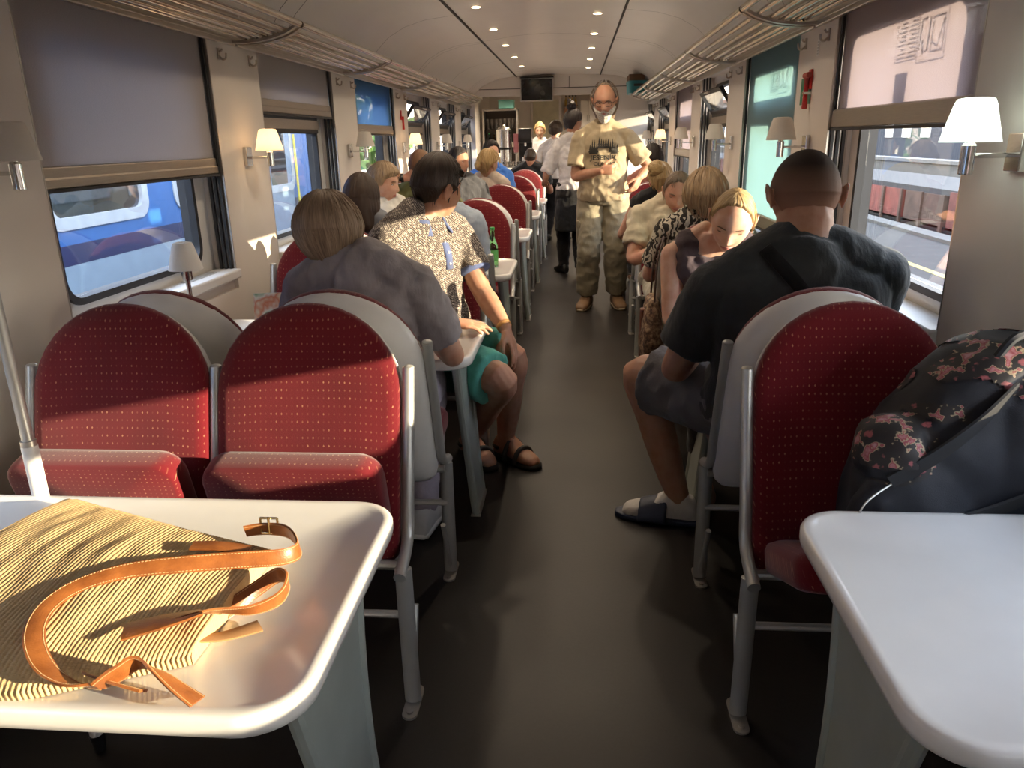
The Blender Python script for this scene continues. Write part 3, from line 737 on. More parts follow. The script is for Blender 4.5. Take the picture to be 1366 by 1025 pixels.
# ------------------------------------------------------------------ people
def fdir(deg): a = math.radians(deg); return V((math.sin(a), math.cos(a), 0))
def rgt(f): return V((f.y, -f.x, 0)).normalized()
def remesh(mb, vox, smooth=3, amp=0, freq=14, stretch=1.0, seed=0):
    me = mb.mesh('tmp'); o = bpy.data.objects.new('tmp', me); COL.objects.link(o)
    md = o.modifiers.new('r', 'REMESH'); md.mode = 'VOXEL'; md.voxel_size = vox
    dg = bpy.context.evaluated_depsgraph_get(); r = bpy.data.meshes.new_from_object(o.evaluated_get(dg))
    bpy.data.objects.remove(o); bpy.data.meshes.remove(me)
    bm = bmesh.new(); bm.from_mesh(r)
    for _ in range(smooth): bmesh.ops.smooth_vert(bm, verts=bm.verts, factor=.5, use_axis_x=True, use_axis_y=True, use_axis_z=True)
    if amp:
        bm.normal_update()
        for v in bm.verts:
            p = V((v.co.x, v.co.y, v.co.z * stretch)) * freq + V((seed * 3.7, seed, 0))
            n = noise.noise(p) + .5 * noise.noise(p * 2.1)
            v.co += v.normal * (amp * (1.35 - abs(n) * 2.2))
    bm.to_mesh(r); bm.free(); r.polygons.foreach_set('use_smooth', [True] * len(r.polygons)); r.update()
    return r
def meshobj(name, me, mat, parent):
    o = bpy.data.objects.new(name, me); COL.objects.link(o); o.parent = parent; me.materials.clear(); me.materials.append(mat); return o
def sring(c, rx, ry, ax, ay, n=22, ex=2.3):
    out = []
    for k in range(n):
        a = 2 * PI * k / n; ca, sa = math.cos(a), math.sin(a)
        x = math.copysign(abs(ca) ** (2 / ex), ca) * rx; y = math.copysign(abs(sa) ** (2 / ex), sa) * ry
        out.append(tuple(c + ax * x + ay * y))
    return out
def limb(mb, pts, rads, k=4, n=14, off=0.0):
    P_ = catmull(pts, k); R_ = [p.x for p in catmull([(r, 0, 0) for r in rads], k)]
    mb.tube(P_, [r + off for r in R_], n)
    for p, r in ((P_[0], R_[0]), (P_[-1], R_[-1])): mb.ell(p, r + off, r + off, r + off, 12, 8)
def ik(a, b, l1, l2, hint):
    d = b - a; L = min(d.length, (l1 + l2) * .995); d.normalize(); b = a + d * L
    x = (l1 * l1 - l2 * l2 + L * L) / (2 * L); h = math.sqrt(max(l1 * l1 - x * x, 0))
    q = hint - d * hint.dot(d)
    return a + d * x + q.normalized() * h, b
def gs(x, w): return math.exp(-(x / w) ** 2)
def head_pt(az, el, female=0):
    ca, sa, ce, se = math.cos(az), math.sin(az), math.cos(el), math.sin(el)
    x = .0745 * ce * sa; y = .095 * ce * ca; z = (.112 if se > 0 else .122) * se
    if se < 0:
        t = -se
        x *= 1 - (.34 + .06 * female) * t ** 1.6
        if y < 0: y *= 1 - .55 * t
        else: y *= 1 - .02 * t
    elif y < 0: y *= 1.06
    if ca > 0:
        fr = ca
        y *= 1 - .05 * abs(math.sin(az)) ** 2
        nose = gs(x, .0115 if z > -.03 else .0155) * (max(0, min(1, (.012 - z) / .045)) if z > -.036 else max(0, 1 - (-.036 - z) / .013))
        y += .025 * nose * (1 - .12 * female)
        for s in (-1, 1):
            y -= .0105 * gs(x - s * .031, .016) * gs(z - .004, .0125)
            y += .0035 * gs(x - s * .042, .018) * gs(z + .028, .016)
        y += .004 * gs(z - .026, .011) * gs(x, .055) * (1 - .5 * female)
        y += (.0055 * gs(z + .062, .0055) + .0065 * gs(z + .073, .0055) - .003 * gs(z + .0675, .0025)) * gs(x, .019)
        y -= .004 * gs(z + .086, .008) * gs(x, .03)
        y += .010 * gs(z + .107, .016) * gs(x, .026)
    return V((x, y, z))

class Person:
    def __init__(s, label, pel, S, head, face=0, twist=0, hyaw=None, hpitch=0, hroll=0, scale=1.0, build=1.0, hs=1.0, skin_=None, vox=.007, female=0, belly=0, neck=1.0, sd=None, hd=(1, 1, 1)):
        s.sc, s.bd, s.hs, s.vox, s.fe = scale, build, hs, vox, female
        s.pel, s.S, s.H = V(pel), V(S), V(head); s.nk = neck; s.hd = hd; s.sd = sd or {}
        if pel[2] < .7: s.S.z += .055
        s.fp = fdir(face); s.rp = rgt(s.fp); s.fs = fdir(face + twist); s.rs = rgt(s.fs)
        s.up = (s.S - s.pel).normalized()
        s.root = thing('person', label, 'person', (s.pel.x, s.pel.y, 0), 0)
        s.o = V((s.pel.x, s.pel.y, 0)); s.skin = skin_; s.belly = belly
        s.body = MB(); s.body_obj = None
        hy = face + twist if hyaw is None else hyaw
        F = fdir(hy); R = rgt(F); U = V((0, 0, 1))
        q = Matrix.Rotation(math.radians(-hpitch), 3, R); F = q @ F; U = q @ U
        q = Matrix.Rotation(math.radians(hroll), 3, F); R = q @ R; U = q @ U
        s.hR, s.hF, s.hU = R, F, U
        s.torso(s.body, 0, -.15, 1.2); s.make_head()
        s.arms = {}; s.legs = {}
    def hp(s, p): return s.H + (s.hR * (p[0] * s.hd[0]) + s.hF * (p[1] * s.hd[1]) + s.hU * (p[2] * s.hd[2])) * s.hs
    TOR = [(-.14, .13, .10), (-.06, .17, .125), (.06, .174, .13), (.25, .158, .118), (.45, .160, .118), (.68, .178, .124), (.86, .186, .112), (.955, .176, .094), (1.03, .132, .078), (1.09, .096, .070), (1.16, .066, .062)]
    def torso(s, mb, off, t0, t1, wid=1.0, grow=0):
        L = s.S - s.pel; rr = []
        bend = s.fp * (-.03 * s.sc)
        for t, a, b in s.TOR:
            if t < t0 or t > t1: continue
            u = max(0, min(1, t)); ax = s.rp.lerp(s.rs, u).normalized(); ay = s.fp.lerp(s.fs, u).normalized()
            up = L.normalized(); ay = (ay - up * ay.dot(up)).normalized()
            c = s.pel + L * t + bend * math.sin(PI * u)
            bel = s.belly * gs(t - .22, .3)
            if s.fe: a = a * (.93 if t > .2 else 1.02) * (.93 if .2 < t < .5 else 1)
            bx = s.bd if t < 1.0 else 1 + (s.bd - 1) * .6
            rr.append(sring(c + ay * bel * .5, (a * s.sc * bx + off + grow * (1 - u)) * wid, b * s.sc * (.5 + .5 * bx) + off + bel * .5 + grow * (1 - u), ax, ay))
        mb.rings(rr)
        if s.fe and t1 > .6:
            for q in (-1, 1): mb.ell(s.pel + L * .68 + s.fs * (.085 * s.sc) + s.rs * (q * .07 * s.sc), .058 + off, .058 + off, .06 + off, 14, 9)
    def make_head(s):
        N, K = 56, 44; rr = []
        for i in range(K):
            e = -PI / 2 + PI * (i + .5) / K
            rr.append([tuple(s.hp(head_pt(2 * PI * k / N - PI, e, s.fe))) for k in range(N)])
        s.body.rings(rr)
        for q in (-1, 1):                                            # ears
            c = V((q * .073, -.012, -.005)); pts = []
            for k in range(11):
                a = math.radians(-75 + 290 * k / 10); pts.append(s.hp(c + V((q * (.010 + .006 * math.sin(a)), -.006 - .018 * math.cos(a) * .9, .031 * math.sin(a) - .002))))
            s.body.tube(pts, .0052 * s.hs, 8)
            s.body.ell(s.hp(c + V((q * .006, -.004, -.004))), .007, .016, .026, 10, 8, Matrix((s.hR, s.hF, s.hU)).transposed())
        s.trap(s.body, 0)
        nb = s.S + s.up * (.03 * s.sc); nt = s.hp((0, -.022, -.06))
        s.nb, s.nt, s.nr = nb - s.fs * .01, nt, (.068 * s.sc * s.nk * (.75 + .25 * s.bd), .056 * s.sc * s.nk * (.7 + .3 * s.bd))
        limb(s.body, [nb - s.fs * .01, nb.lerp(nt, .55) - s.fs * .004, nt], [.068 * s.sc * s.nk * (.75 + .25 * s.bd), .056 * s.sc * s.nk * (.7 + .3 * s.bd), .054 * s.hs * (1 + (s.nk - 1) * .45) * (.7 + .3 * s.bd)], 4, 18)
    def trap(s, mb, off):
        k = s.sc
        for q in (-1, 1):
            dz = s.sd.get('R' if q > 0 else 'L', 0)
            a = s.S + s.up * (.075 * k) + s.rs * (q * .035 * k) - s.fs * (.012 * k); b = s.S + s.rs * (q * (.165 * s.bd + .0) * k) - s.up * (.022 * k + dz)
            limb(mb, [a, a.lerp(b, .5) + s.up * (.004 * k), b], [.040 * k + off, .045 * k * (.6 + .4 * s.bd) + off, .050 * k * (.62 + .38 * s.bd) + off], 4, 14)
    def arm(s, side, wrist, hint=(0, 0, -1), hand=None, palm=(0, 0, -1), curl=(18, 22, 14), fist=0, thin=1.0, elbow=None):
        q = 1 if side == 'R' else -1; b = .62 + .38 * s.bd
        sh = s.S + s.rs * (q * (.165 * s.bd + .015) * s.sc) - s.up * (.030 * s.sc + s.sd.get(side, 0))
        ua, fa = .285 * s.sc, .25 * s.sc; wrist = V(wrist)
        if elbow is not None:
            el = sh + (V(elbow) - sh).normalized() * ua; wr = el + (wrist - el).normalized() * min(fa * 1.1, (wrist - el).length)
        else: el, wr = ik(sh, wrist, ua, fa, V(hint))
        r = [.053 * b, .052 * b, .047 * b, .040 * b, .042 * b, .036 * b, .027 * (.6 + .4 * b)]; r = [x * s.sc * thin for x in r]
        pts = [sh, sh.lerp(el, .3), sh.lerp(el, .65), el, el.lerp(wr, .28), el.lerp(wr, .65), wr]
        limb(s.body, pts, r); s.arms[side] = (pts, r)
        d = V(hand).normalized() if hand else (wr - el).normalized(); n = V(palm); n = (n - d * n.dot(d)).normalized()
        s.hand(wr, d, n, q, curl)
        return sh, el, wr
    def hand(s, w, d, n, q, curl):
        k = s.sc * 1.02; a = d.cross(n) * q; mb = s.body                # a points to the thumb side
        mb.rings([sring(w + d * (t * k) + n * (m * k), x * k, y * k, a, n, 16, 2.2) for t, x, y, m in ((-.012, .026, .02, 0), (.012, .030, .0185, 0), (.04, .0395, .018, .002), (.07, .0425, .0155, .003), (.09, .039, .0115, .003))])
        for (o, bs, L, r) in ((.0305, .084, .074, .0090), (.0105, .089, .082, .0092), (-.0100, .086, .076, .0088), (-.0290, .077, .060, .0080)):
            p = w + (d * bs + a * o + n * .003) * k; th = 0; pts = [p - d * .02 * k]; pts.append(p); f = d + a * (o * 2.2)
            for j, (fr, c) in enumerate(zip((.44, .31, .25), curl)):
                th += math.radians(c + (o < 0) * 4); p = p + (f * math.cos(th) + n * math.sin(th)).normalized() * (L * fr * k); pts.append(p)
            mb.tube(pts, [r * k * m for m in (1.05, 1.05, 1.0, .95, .78)], 9)
            mb.ell(pts[-1], r * k * .8, r * k * .8, r * k * .8, 9, 7)
        p = w + (d * .022 + a * .026 + n * .004) * k; c = math.radians(curl[0]) * .5
        p2 = p + (a * .62 + d * .72 + n * (.3 + c)).normalized() * (.036 * k); p3 = p2 + (a * .30 + d * .9 + n * (.25 + c)).normalized() * (.032 * k); p4 = p3 + (a * .08 + d * .95 + n * (.2 + c)).normalized() * (.026 * k)
        mb.tube([p - d * .012 * k, p, p2, p3, p4], [.016 * k, .0145 * k, .0115 * k, .0105 * k, .008 * k], 10); mb.ell(p4, .0082 * k, .0082 * k, .0082 * k, 9, 7)
    def leg(s, side, ankle, hint=None, toe=None, knee=None):
        q = 1 if side == 'R' else -1; b = .6 + .4 * s.bd
        hip = s.pel + s.rp * (q * .092 * s.sc * (.6 + .4 * s.bd)) - V((0, 0, .02 * s.sc)); ankle = V(ankle)
        if knee is not None:
            kn = hip + (V(knee) - hip).normalized() * (.43 * s.sc); an = ankle
        else: kn, an = ik(hip, ankle, .43 * s.sc, .42 * s.sc, V(hint) if hint else s.fp)
        r = [x * s.sc * b for x in (.092, .088, .076, .058, .057, .052, .036)]
        pts = [hip, hip.lerp(kn, .3), hip.lerp(kn, .68), kn, kn.lerp(an, .28), kn.lerp(an, .6), an]
        back = (hip.lerp(kn, .5) + an) / 2 - kn; back = back.normalized() * (.012 * s.sc); pts[4] = pts[4] + back
        limb(s.body, pts, r); d = V(toe).normalized() if toe else s.fp
        d = V((d.x, d.y, 0)).normalized(); s.legs[side] = (pts, r, d); s.foot(s.body, an, d, 0)
        return kn, an
    def foot(s, mb, an, d, off, sole=0, t1=.2, t0=-.07):
        x = V((d.y, -d.x, 0)); k = s.sc; zf = an.z - .085 * k
        rows = []
        for t, w, h in ((-.065, .022, .03), (-.05, .033, .045), (-.01, .036, .06), (.05, .039, .052), (.10, .044, .034), (.15, .045, .026), (.185, .036, .020), (.20, .022, .012)):
            if t < t0 or t > t1: continue
            rows.append(sring(V((an.x, an.y, zf + h * k + off * .4)) + d * (t * k + (off if t > .1 else -off if t < 0 else 0)), w * k + off, h * k + off * .7, x, UP, 16, 2.5))
        mb.rings(rows)
    def local(s, me):
        me.transform(Matrix.Translation(-s.o)); return me
    def finish(s, smooth=3):
        s.body_obj = meshobj('body', s.local(remesh(s.body, s.vox, smooth)), s.skin, s.root)
        return s.root
    def part(s, name, mb, mat, par=None, vox=None, amp=0, freq=14, smooth=2, **k):
        if vox: me = s.local(remesh(mb, vox, smooth, amp, freq, seed=len(s.root['label']), **k))
        else:
            me = mb.mesh(name); me.polygons.foreach_set('use_smooth', [True] * len(me.polygons)); s.local(me)
        return meshobj(name, me, mat, par or s.root)
    def shirt(s, mat, sleeve=.55, t0=-.06, t1=1.10, off=.013, soff=.014, name='shirt', hem=0, amp=.006, vox=.009, grow=.012, strap=1.0, freq=11, crew=.30):
        mb = MB(); s.torso(mb, off, t0, t1, strap, grow); s.trap(mb, off * 1.25 + .003)
        if crew: limb_flat(mb, [s.nb - s.up * .05, s.nb + s.up * .005, s.nb.lerp(s.nt, crew)], [s.nr[0] + off + .03, s.nr[0] + off + .010, s.nr[0] * .45 + s.nr[1] * .55 + off + .004])
        for q, (pts, r) in s.arms.items():
            if sleeve <= 0:
                continue
            n = {True: 7}.get(sleeve >= 1.9, 4 if sleeve > .8 else 3)
            P_ = list(pts[:n]); R_ = [x + soff for x in r[:n]]
            if sleeve <= .8:
                P_[-1] = pts[0].lerp(pts[3], sleeve); R_[-1] = r[2] + soff + .006
            limb_flat(mb, P_, R_)
        return s.part(name, mb, mat, vox=vox, amp=amp, freq=freq)
    def pants(s, mat, to=1.0, off=.012, name='trousers', amp=.006, vox=.010, flare=0, t1=.12, freq=9):
        """to: 0 hip, 1 knee, 2 ankle"""
        mb = MB(); s.torso(mb, off, -.2, t1, 1, .004)
        for q, (pts, r, d) in s.legs.items():
            n = int(round(to * 3)) + 1; f = to * 3 - int(to * 3)
            P_ = list(pts[:n]); R_ = [x + off + flare * i / 6 for i, x in enumerate(r[:n])]
            if to * 3 % 1 > .01:
                i = int(to * 3); P_ = list(pts[:i + 1]) + [pts[i].lerp(pts[i + 1], f)]; R_ = [x + off + flare * j / 6 for j, x in enumerate(r[:i + 1])] + [r[i] * (1 - f) + r[i + 1] * f + off + flare]
            limb_flat(mb, P_, R_)
        return s.part(name, mb, mat, vox=vox, amp=amp, freq=freq)
    def shoes(s, mat, name='shoe', off=.008, sole=None):
        for q, (pts, r, d) in s.legs.items():
            mb = MB(); s.foot(mb, pts[-1], d, off); o = s.part(name, mb, mat, vox=.006)
            if sole:
                mb = MB(); x = V((d.y, -d.x, 0)); an = pts[-1]; z = an.z - .085 * s.sc
                pl = [(-.075, .02), (-.06, .035), (0, .04), (.08, .047), (.15, .05), (.19, .04), (.212, .02)]
                ou = [(a * s.sc, b * s.sc) for a, b in pl] + [(a * s.sc, -b * s.sc) for a, b in pl[::-1]]
                mb.prism(ou, (an.x, an.y, z), d, x, UP, -.004, .016); s.part('sole', mb, sole, o)
    def hair(s, mat, lim, th=.018, soft=.12, low=None, amp=.003, vol=(0, 0, 0), name='hair', nz=22, bumps=(), extra=None, seed=0):
        """lim(|az| 0..1) -> lowest elevation in degrees that carries hair; low(az, el) -> extra outward push"""
        N, K = 110, 80; bm_v = []; uvs = []
        for i in range(K + 1):
            e = -PI / 2 + PI * i / K
            for k in range(N + 1):
                a = 2 * PI * k / N - PI; aa = abs(a) / PI
                p = head_pt(a, e, s.fe); ed = math.degrees(e); dlt = ed - lim(aa, a)
                m = max(0, min(1, dlt / (soft * 100) + .5)); m = m * m * (3 - 2 * m)
                d = V((p.x, p.y + .0, p.z)).normalized()
                st = noise.noise(V((math.sin(a) * nz * .5 + seed, math.cos(a) * nz * .5, e * 1.6))) + .5 * noise.noise(V((math.sin(a) * nz * 1.6, math.cos(a) * nz * 1.6, e * 2.2)))
                t = th if not callable(th) else th(aa, ed, a)
                push = (t + amp * st) * m - .014 * (1 - m)
                if low: push += low(aa, ed, a) * m
                bm_v.append(tuple(s.hp(p + d * push + V(vol) * m))); uvs.append((k / N, i / K))
        f = []
        for i in range(K):
            for k in range(N):
                q = i * (N + 1) + k; f.append((q, q + 1, q + N + 2, q + N + 1))
        me = bpy.data.meshes.new(name); me.from_pydata(bm_v, [], f); uv = me.uv_layers.new(name='UVMap')
        for l in me.loops: uv.data[l.index].uv = uvs[l.vertex_index]
        me.polygons.foreach_set('use_smooth', [True] * len(me.polygons)); s.local(me)
        return meshobj(name, me, mat, s.root)
    def strands(s, mat, n, lim, len_=.07, r=.0016, off=.02, seed=1, drop=.5, amin=0, emax=75, name='loose_hair'):
        rnd = random.Random(seed); mb = MB()
        for _ in range(n):
            a = rnd.uniform(-PI, PI); aa = abs(a) / PI
            if aa < amin: continue
            e0 = rnd.uniform(lim(aa, a) + 8, emax); pts = []
            L = len_ * rnd.uniform(.6, 1.2); ja = rnd.uniform(-.16, .16)
            for j in range(6):
                e = math.radians(e0 - math.degrees(L / .1) * j / 5); p = head_pt(a + ja * j / 5, max(e, -1.3), s.fe)
                o = off(aa, math.degrees(e), a) if callable(off) else off
                pts.append(s.hp(p + p.normalized() * (o + rnd.uniform(-.001, .002))))
            mb.tube(pts, [r * 1.0, r * 1.3, r * 1.3, r * 1.2, r, r * .4], 4, cap=False)
        return s.part(name, mb, mat)
    def face_parts(s, brow, lip=(.42, .16, .13), eyes='open', brow_w=1.0, iris=(.05, .035, .02)):
        mw, mi, mb_, ml = plain('eye_white', (.75, .72, .68), .25), plain('iris', iris, .2), plain('eyebrow_hair', brow, .7), plain('lip_skin', lip, .45)
        for q in (-1, 1):
            az = math.asin(q * .031 / .0745) * 1.02
            c = head_pt(math.atan2(q * .031 / .0745, .87), math.asin(.003 / .112), s.fe)
            c = V((q * .031, c.y - .0065, .003)); rot = Matrix((s.hR, s.hF, s.hU)).transposed()
            a = MB(); k = s.hs
            if eyes == 'open':
                a.ell(s.hp(c), .0112 * k, .0112 * k, .0068 * k, 14, 10, rot); e = s.part('eye', a, mw)
                b = MB(); b.ell(s.hp(c + V((0, .0075, 0))), .0052 * k, .0042 * k, .0052 * k, 12, 8, rot); s.part('iris', b, mi, e)
            lid = MB(); pts = []
            for j in range(7):
                t = -1 + j / 3; pts.append(s.hp(c + V((t * .0135, .0085 - .005 * t * t, (.0045 if eyes == 'open' else -.003) - .004 * t * t * (1 if eyes == 'open' else -.6)))))
            lid.tube(pts, [.0012 * k, .0019 * k, .0023 * k, .0024 * k, .0023 * k, .0019 * k, .0012 * k], 6); s.part('eyelashes', lid, mb_)
            br = MB(); pts = []
            for j in range(7):
                t = -1 + j / 3; x = q * .033 + t * .017 * 1; p = head_pt(math.atan2(x / .0745, .86), math.asin((.0235 - .004 * t * t) / .112), s.fe)
                pts.append(s.hp((x, p.y + .0012, .0225 - .0035 * t * t * (1 if t * q > 0 else .4))))
            br.tube(pts, [x * k * brow_w for x in (.0015, .0026, .003, .003, .0028, .0022, .001)], 6); s.part('eyebrow', br, mb_)
        lp = MB()
        for z, r in ((-.0615, .0034), (-.0715, .004)):
            pts = []
            for j in range(9):
                t = -1 + j / 4; x = t * .023; zz = z - (.0675 - -z if False else 0) + (-.0065 - (z + .061)) * t * t * .75; p = head_pt(math.atan2(x / .06, .9), math.asin(max(-1, zz / .122)), s.fe)
                pts.append(s.hp((x, p.y - .001, zz)))
            lp.tube(pts, [r * s.hs * m for m in (.25, .6, .85, 1, .9, 1, .85, .6, .25)], 8)
        s.part('lips', lp, ml)
def limb_flat(mb, pts, rads, k=4, n=16):
    P_ = catmull(pts, k); R_ = [p.x for p in catmull([(r, 0, 0) for r in rads], k)]
    mb.tube(P_, R_, n); mb.ell(P_[0], R_[0], R_[0], R_[0], 12, 8)
def lerp_lim(tab):
    def f(aa, a=0):
        for (x0, y0), (x1, y1) in zip(tab, tab[1:]):
            if aa <= x1: return y0 + (y1 - y0) * (aa - x0) / (x1 - x0)
        return tab[-1][1]
    return f
SHORT = lerp_lim([(0, 44), (.2, 38), (.36, 24), (.42, -4), (.5, 4), (.6, 0), (.72, -22), (1, -30)])
BOB = lerp_lim([(0, 36), (.25, 26), (.36, 4), (.44, -34), (.6, -48), (.8, -55), (1, -58)])
TIED = lerp_lim([(0, 42), (.2, 36), (.36, 22), (.43, 6), (.5, 2), (.6, -6), (.75, -34), (1, -46)])
SK = dict(light=skin('light_skin', (.60, .36, .255)), tan=skin('tanned_skin', (.46, .25, .165)), fair=skin('fair_skin', (.66, .42, .31)), pink=skin('ruddy_skin', (.58, .31, .22)))
HR = dict(ash=hairmat('ash_brown_hair', (.13, .085, .054), (.50, .365, .245)), dark=hairmat('dark_brown_hair', (.018, .011, .008), (.06, .036, .024)), blond=hairmat('blond_hair', (.20, .115, .045), (.60, .42, .20)),
          grey=hairmat('greying_hair', (.07, .048, .034), (.26, .19, .135)), red=hairmat('reddish_hair', (.10, .045, .02), (.22, .11, .055)), black=hairmat('black_hair', (.008, .006, .006), (.03, .022, .02)), light=hairmat('light_brown_hair', (.16, .10, .055), (.45, .32, .19)))
def buzz(name, col, low=(.38, .20, .13)):
    q = NT(name); c = q.coord('UV', (220, 130, 1)); g = q.noise(c, 3, 2)
    sp = q.n('ShaderNodeSeparateXYZ'); q.l(q.coord('UV'), sp.inputs[0])
    h = q.math('ADD', sp.outputs[1], q.math('MULTIPLY', g, .05))
    return q.done(q.pbr(q.ramp(h, [(.40, low), (.54, tuple(a * .5 + b * .5 for a, b in zip(low, col))), (.74, col)]), .75, 0, q.bump(g, .4, .003), .25))

def sunglasses(p, z, y, tilt, parent, name='sunglasses'):
    """dark glasses pushed up on the head of p"""
    blk = M['black']; mb = MB(); fr = None
    R = Matrix.Rotation(math.radians(tilt), 3, 'X')
    g = lambda x, yy, zz: p.hp(V((0, y, z)) + R @ V((x, yy, zz)))
    for q in (-1, 1):
        mb2 = [g(q * .034 + .026 * math.cos(a), .004 - .006 * abs(math.cos(a)), .019 * math.sin(a)) for a in [2 * PI * k / 16 for k in range(16)]]
        c = sum(mb2, V()) / 16
        mb.add([tuple(v) for v in mb2] + [tuple(c)], [(k, (k + 1) % 16, 16) for k in range(16)])
        mb.tube(mb2, .0022, 6, closed=True)
        mb.tube([g(q * .06, 0, .006), g(q * .076, -.03, .004), g(q * .083, -.08, -.002), g(q * .080, -.12, -.012), g(q * .074, -.135, -.03)], .0024, 6)
    mb.tube([g(-.010, .004, .006), g(.010, .004, .006)], .0022, 6)
    return p.part(name, mb, blk, parent)
# ------------------------------------------------------------------ the passengers
FC = cloth
# 1 short-haired person in grey, back to us, left
p = Person('person with a short ash-brown bob in a grey T-shirt seen from behind', (-.72, 2.50, .60), (-.71, 2.43, 1.015), (-.805, 2.44, 1.232), face=4, hyaw=-6, hpitch=6, hroll=-4, scale=1.0, build=1.04, hs=.985, skin_=SK['light'], vox=.006, female=1)
p.arm('R', (-.56, 2.78, .795), elbow=(-.43, 2.50, .80), palm=(0, 0, -1)); p.arm('L', (-.90, 2.80, .795), elbow=(-1.0, 2.52, .80), palm=(0, 0, -1))
p.leg('R', (-.60, 2.66, .10), toe=(.1, 1, 0), knee=(-.60, 2.92, .56)); p.leg('L', (-.84, 2.72, .10), toe=(0, 1, 0), knee=(-.84, 2.93, .56)); p.finish()
p.shirt(FC('grey_tee', (.32, .29, .30)), .72, amp=.008, soff=.02); p.pants(FC('lilac_grey_trousers', (.38, .34, .40)), 2.0); p.shoes(plain('white_trainer', (.6, .6, .6), .6), sole=M['white'])
bobth = lambda aa, e, a: .021 + .019 * gs(e - 4, 42) * max(0, min(1, (aa - .22) * 4)) - .006 * max(0, (e - 50) / 40)
NAPE = lerp_lim([(0, 36), (.25, 24), (.36, 4), (.42, -30), (.6, -38), (.8, -43), (1, -45)])
p.hair(HR['ash'], NAPE, bobth, .07, None, .0035, (0, -.004, .0), seed=2)
p.strands(HR['ash'], 420, NAPE, .075, .0014, lambda aa, e, a: bobth(aa, e, a) + .001, 3, amin=.3, emax=80)
a = MB(); a.ell(p.hp((.083, -.008, -.042)), .004, .004, .006, 8, 6); p.part('earring', a, M['chrome'])

# 2 man in patterned polo
pat = NT('patterned_polo'); c1 = pat.coord('Object', (1, 1, 1), (0, 0, math.radians(30))); sp = pat.n('ShaderNodeSeparateXYZ'); pat.l(c1, sp.inputs[0])
hx = pat.math('ADD', sp.outputs[0], pat.math('MULTIPLY', sp.outputs[1], .6)); u = pat.math('MULTIPLY', pat.math('ADD', hx, sp.outputs[2]), 12.0); v = pat.math('MULTIPLY', pat.math('SUBTRACT', hx, sp.outputs[2]), 12.0)
pp = lambda z: pat.math('PINGPONG', z, .5)
dm = pat.math('MINIMUM', pp(u), pp(v)); st = pat.math('PINGPONG', pat.math('MULTIPLY', dm, 9.0), .5)
vo = pat.voro(pat.coord('Object'), 85); nz = pat.noise(pat.coord('Object'), 140, 2)
k1 = pat.math('GREATER_THAN', st, .27); k2 = pat.math('GREATER_THAN', pat.math('ADD', pat.math('MULTIPLY', vo.outputs['Distance'], .8), pat.math('MULTIPLY', nz, .5)), .56)
mk = pat.math('MINIMUM', pat.math('ADD', pat.math('MULTIPLY', k1, .62), pat.math('MULTIPLY', k2, .62)), 1.0)
polo = pat.done(pat.pbr(pat.mix(mk, (.47, .41, .345), (.03, .02, .022)), .85, 0, pat.bump(pat.noise(pat.coord(), 14, 3), .4, .01), .2, sheen=.1))
nvy = FC('navy_trim', (.10, .13, .26))
p = Person('man in a patterned polo shirt and teal shorts turned towards the aisle', (-.68, 3.34, .61), (-.665, 3.26, 1.075), (-.590, 3.30, 1.305), face=88, twist=32, hyaw=42, hpitch=4, hroll=5, scale=1.06, build=1.18, hs=1.12, skin_=SK['tan'], vox=.0052, belly=.05)
p.arm('R', (-.52, 2.98, .790), elbow=(-.735, 2.99, .80), hand=(1, .10, -.05), palm=(.05, .1, -1), curl=(10, 14, 10)); p.arm('L', (-.305, 3.19, .715), elbow=(-.43, 3.36, .86), hand=(.42, -.25, -.86), palm=(-.82, .1, -.5), curl=(12, 18, 12))
p.leg('L', (-.34, 3.43, .10), toe=(.75, -.65, 0), knee=(-.24, 3.22, .565)); p.leg('R', (-.52, 3.44, .10), toe=(.6, -.8, 0), knee=(-.40, 3.05, .55)); p.finish()
sh = p.shirt(polo, .66, amp=.007, soff=.022, vox=.008)
for q, (pts, r) in p.arms.items():
    e0, e1 = pts[0].lerp(pts[3], .62), pts[0].lerp(pts[3], .70); a = MB(); a.tube([e0, e1], [r[2] + .031, r[2] + .030], 24); p.part('sleeve_cuff', a, nvy, sh)
a = MB(); n0 = p.S + p.up * .035; rw = []
for k in range(20):
    an = math.radians(28 + 304 * k / 19); dv = p.fs * math.cos(an) + p.rs * math.sin(an); fr = .5 + .5 * math.cos(an)
    n0 = p.S + p.up * .055; b = n0 + dv * .098 - p.up * (.040 * fr - .0); t = n0 + dv * (.084 + .008 * fr) + p.up * (.050 - .055 * fr); o_ = n0 + dv * .132 - p.up * (.045 * fr + .022)
    rw.append([tuple(b), tuple(t), tuple(t + dv * .006), tuple(o_ + dv * .004), tuple(o_)])
a.rings(rw); p.part('collar', a, nvy, sh)
a = MB(); fr_ = lambda x, z, d: p.S + p.rs * x + p.up * z + p.fs * d
a.rings([[tuple(fr_(x, z, d)) for x, z in ((-.02, zz), (.02, zz))] + [tuple(fr_(x, zz, d + .014)) for x in (.02, -.02)] for zz, d in ((-.16, .137), (-.10, .135), (-.05, .118), (-.02, .095))])
pl = p.part('placket', a, nvy, sh)
for zz, d in ((-.135, .151), (-.085, .146), (-.04, .126)):
    b = MB(); b.ell(fr_(0, zz, d), .006, .006, .006, 8, 6); p.part('button', b, M['white'], pl)
p.pants(FC('teal_shorts', (.09, .36, .29)), .86, off=.02, flare=.02, name='shorts')
hr = p.hair(HR['dark'], SHORT, lambda aa, e, a: .015 + .004 * max(0, e / 90), .09, None, .003, (0, -.003, .006), seed=4); p.strands(HR['dark'], 420, SHORT, .020, .0013, lambda aa, e, a: .016 + .004 * max(0, e / 90), 8, emax=70)
sunglasses(p, .062, .080, 38, None)
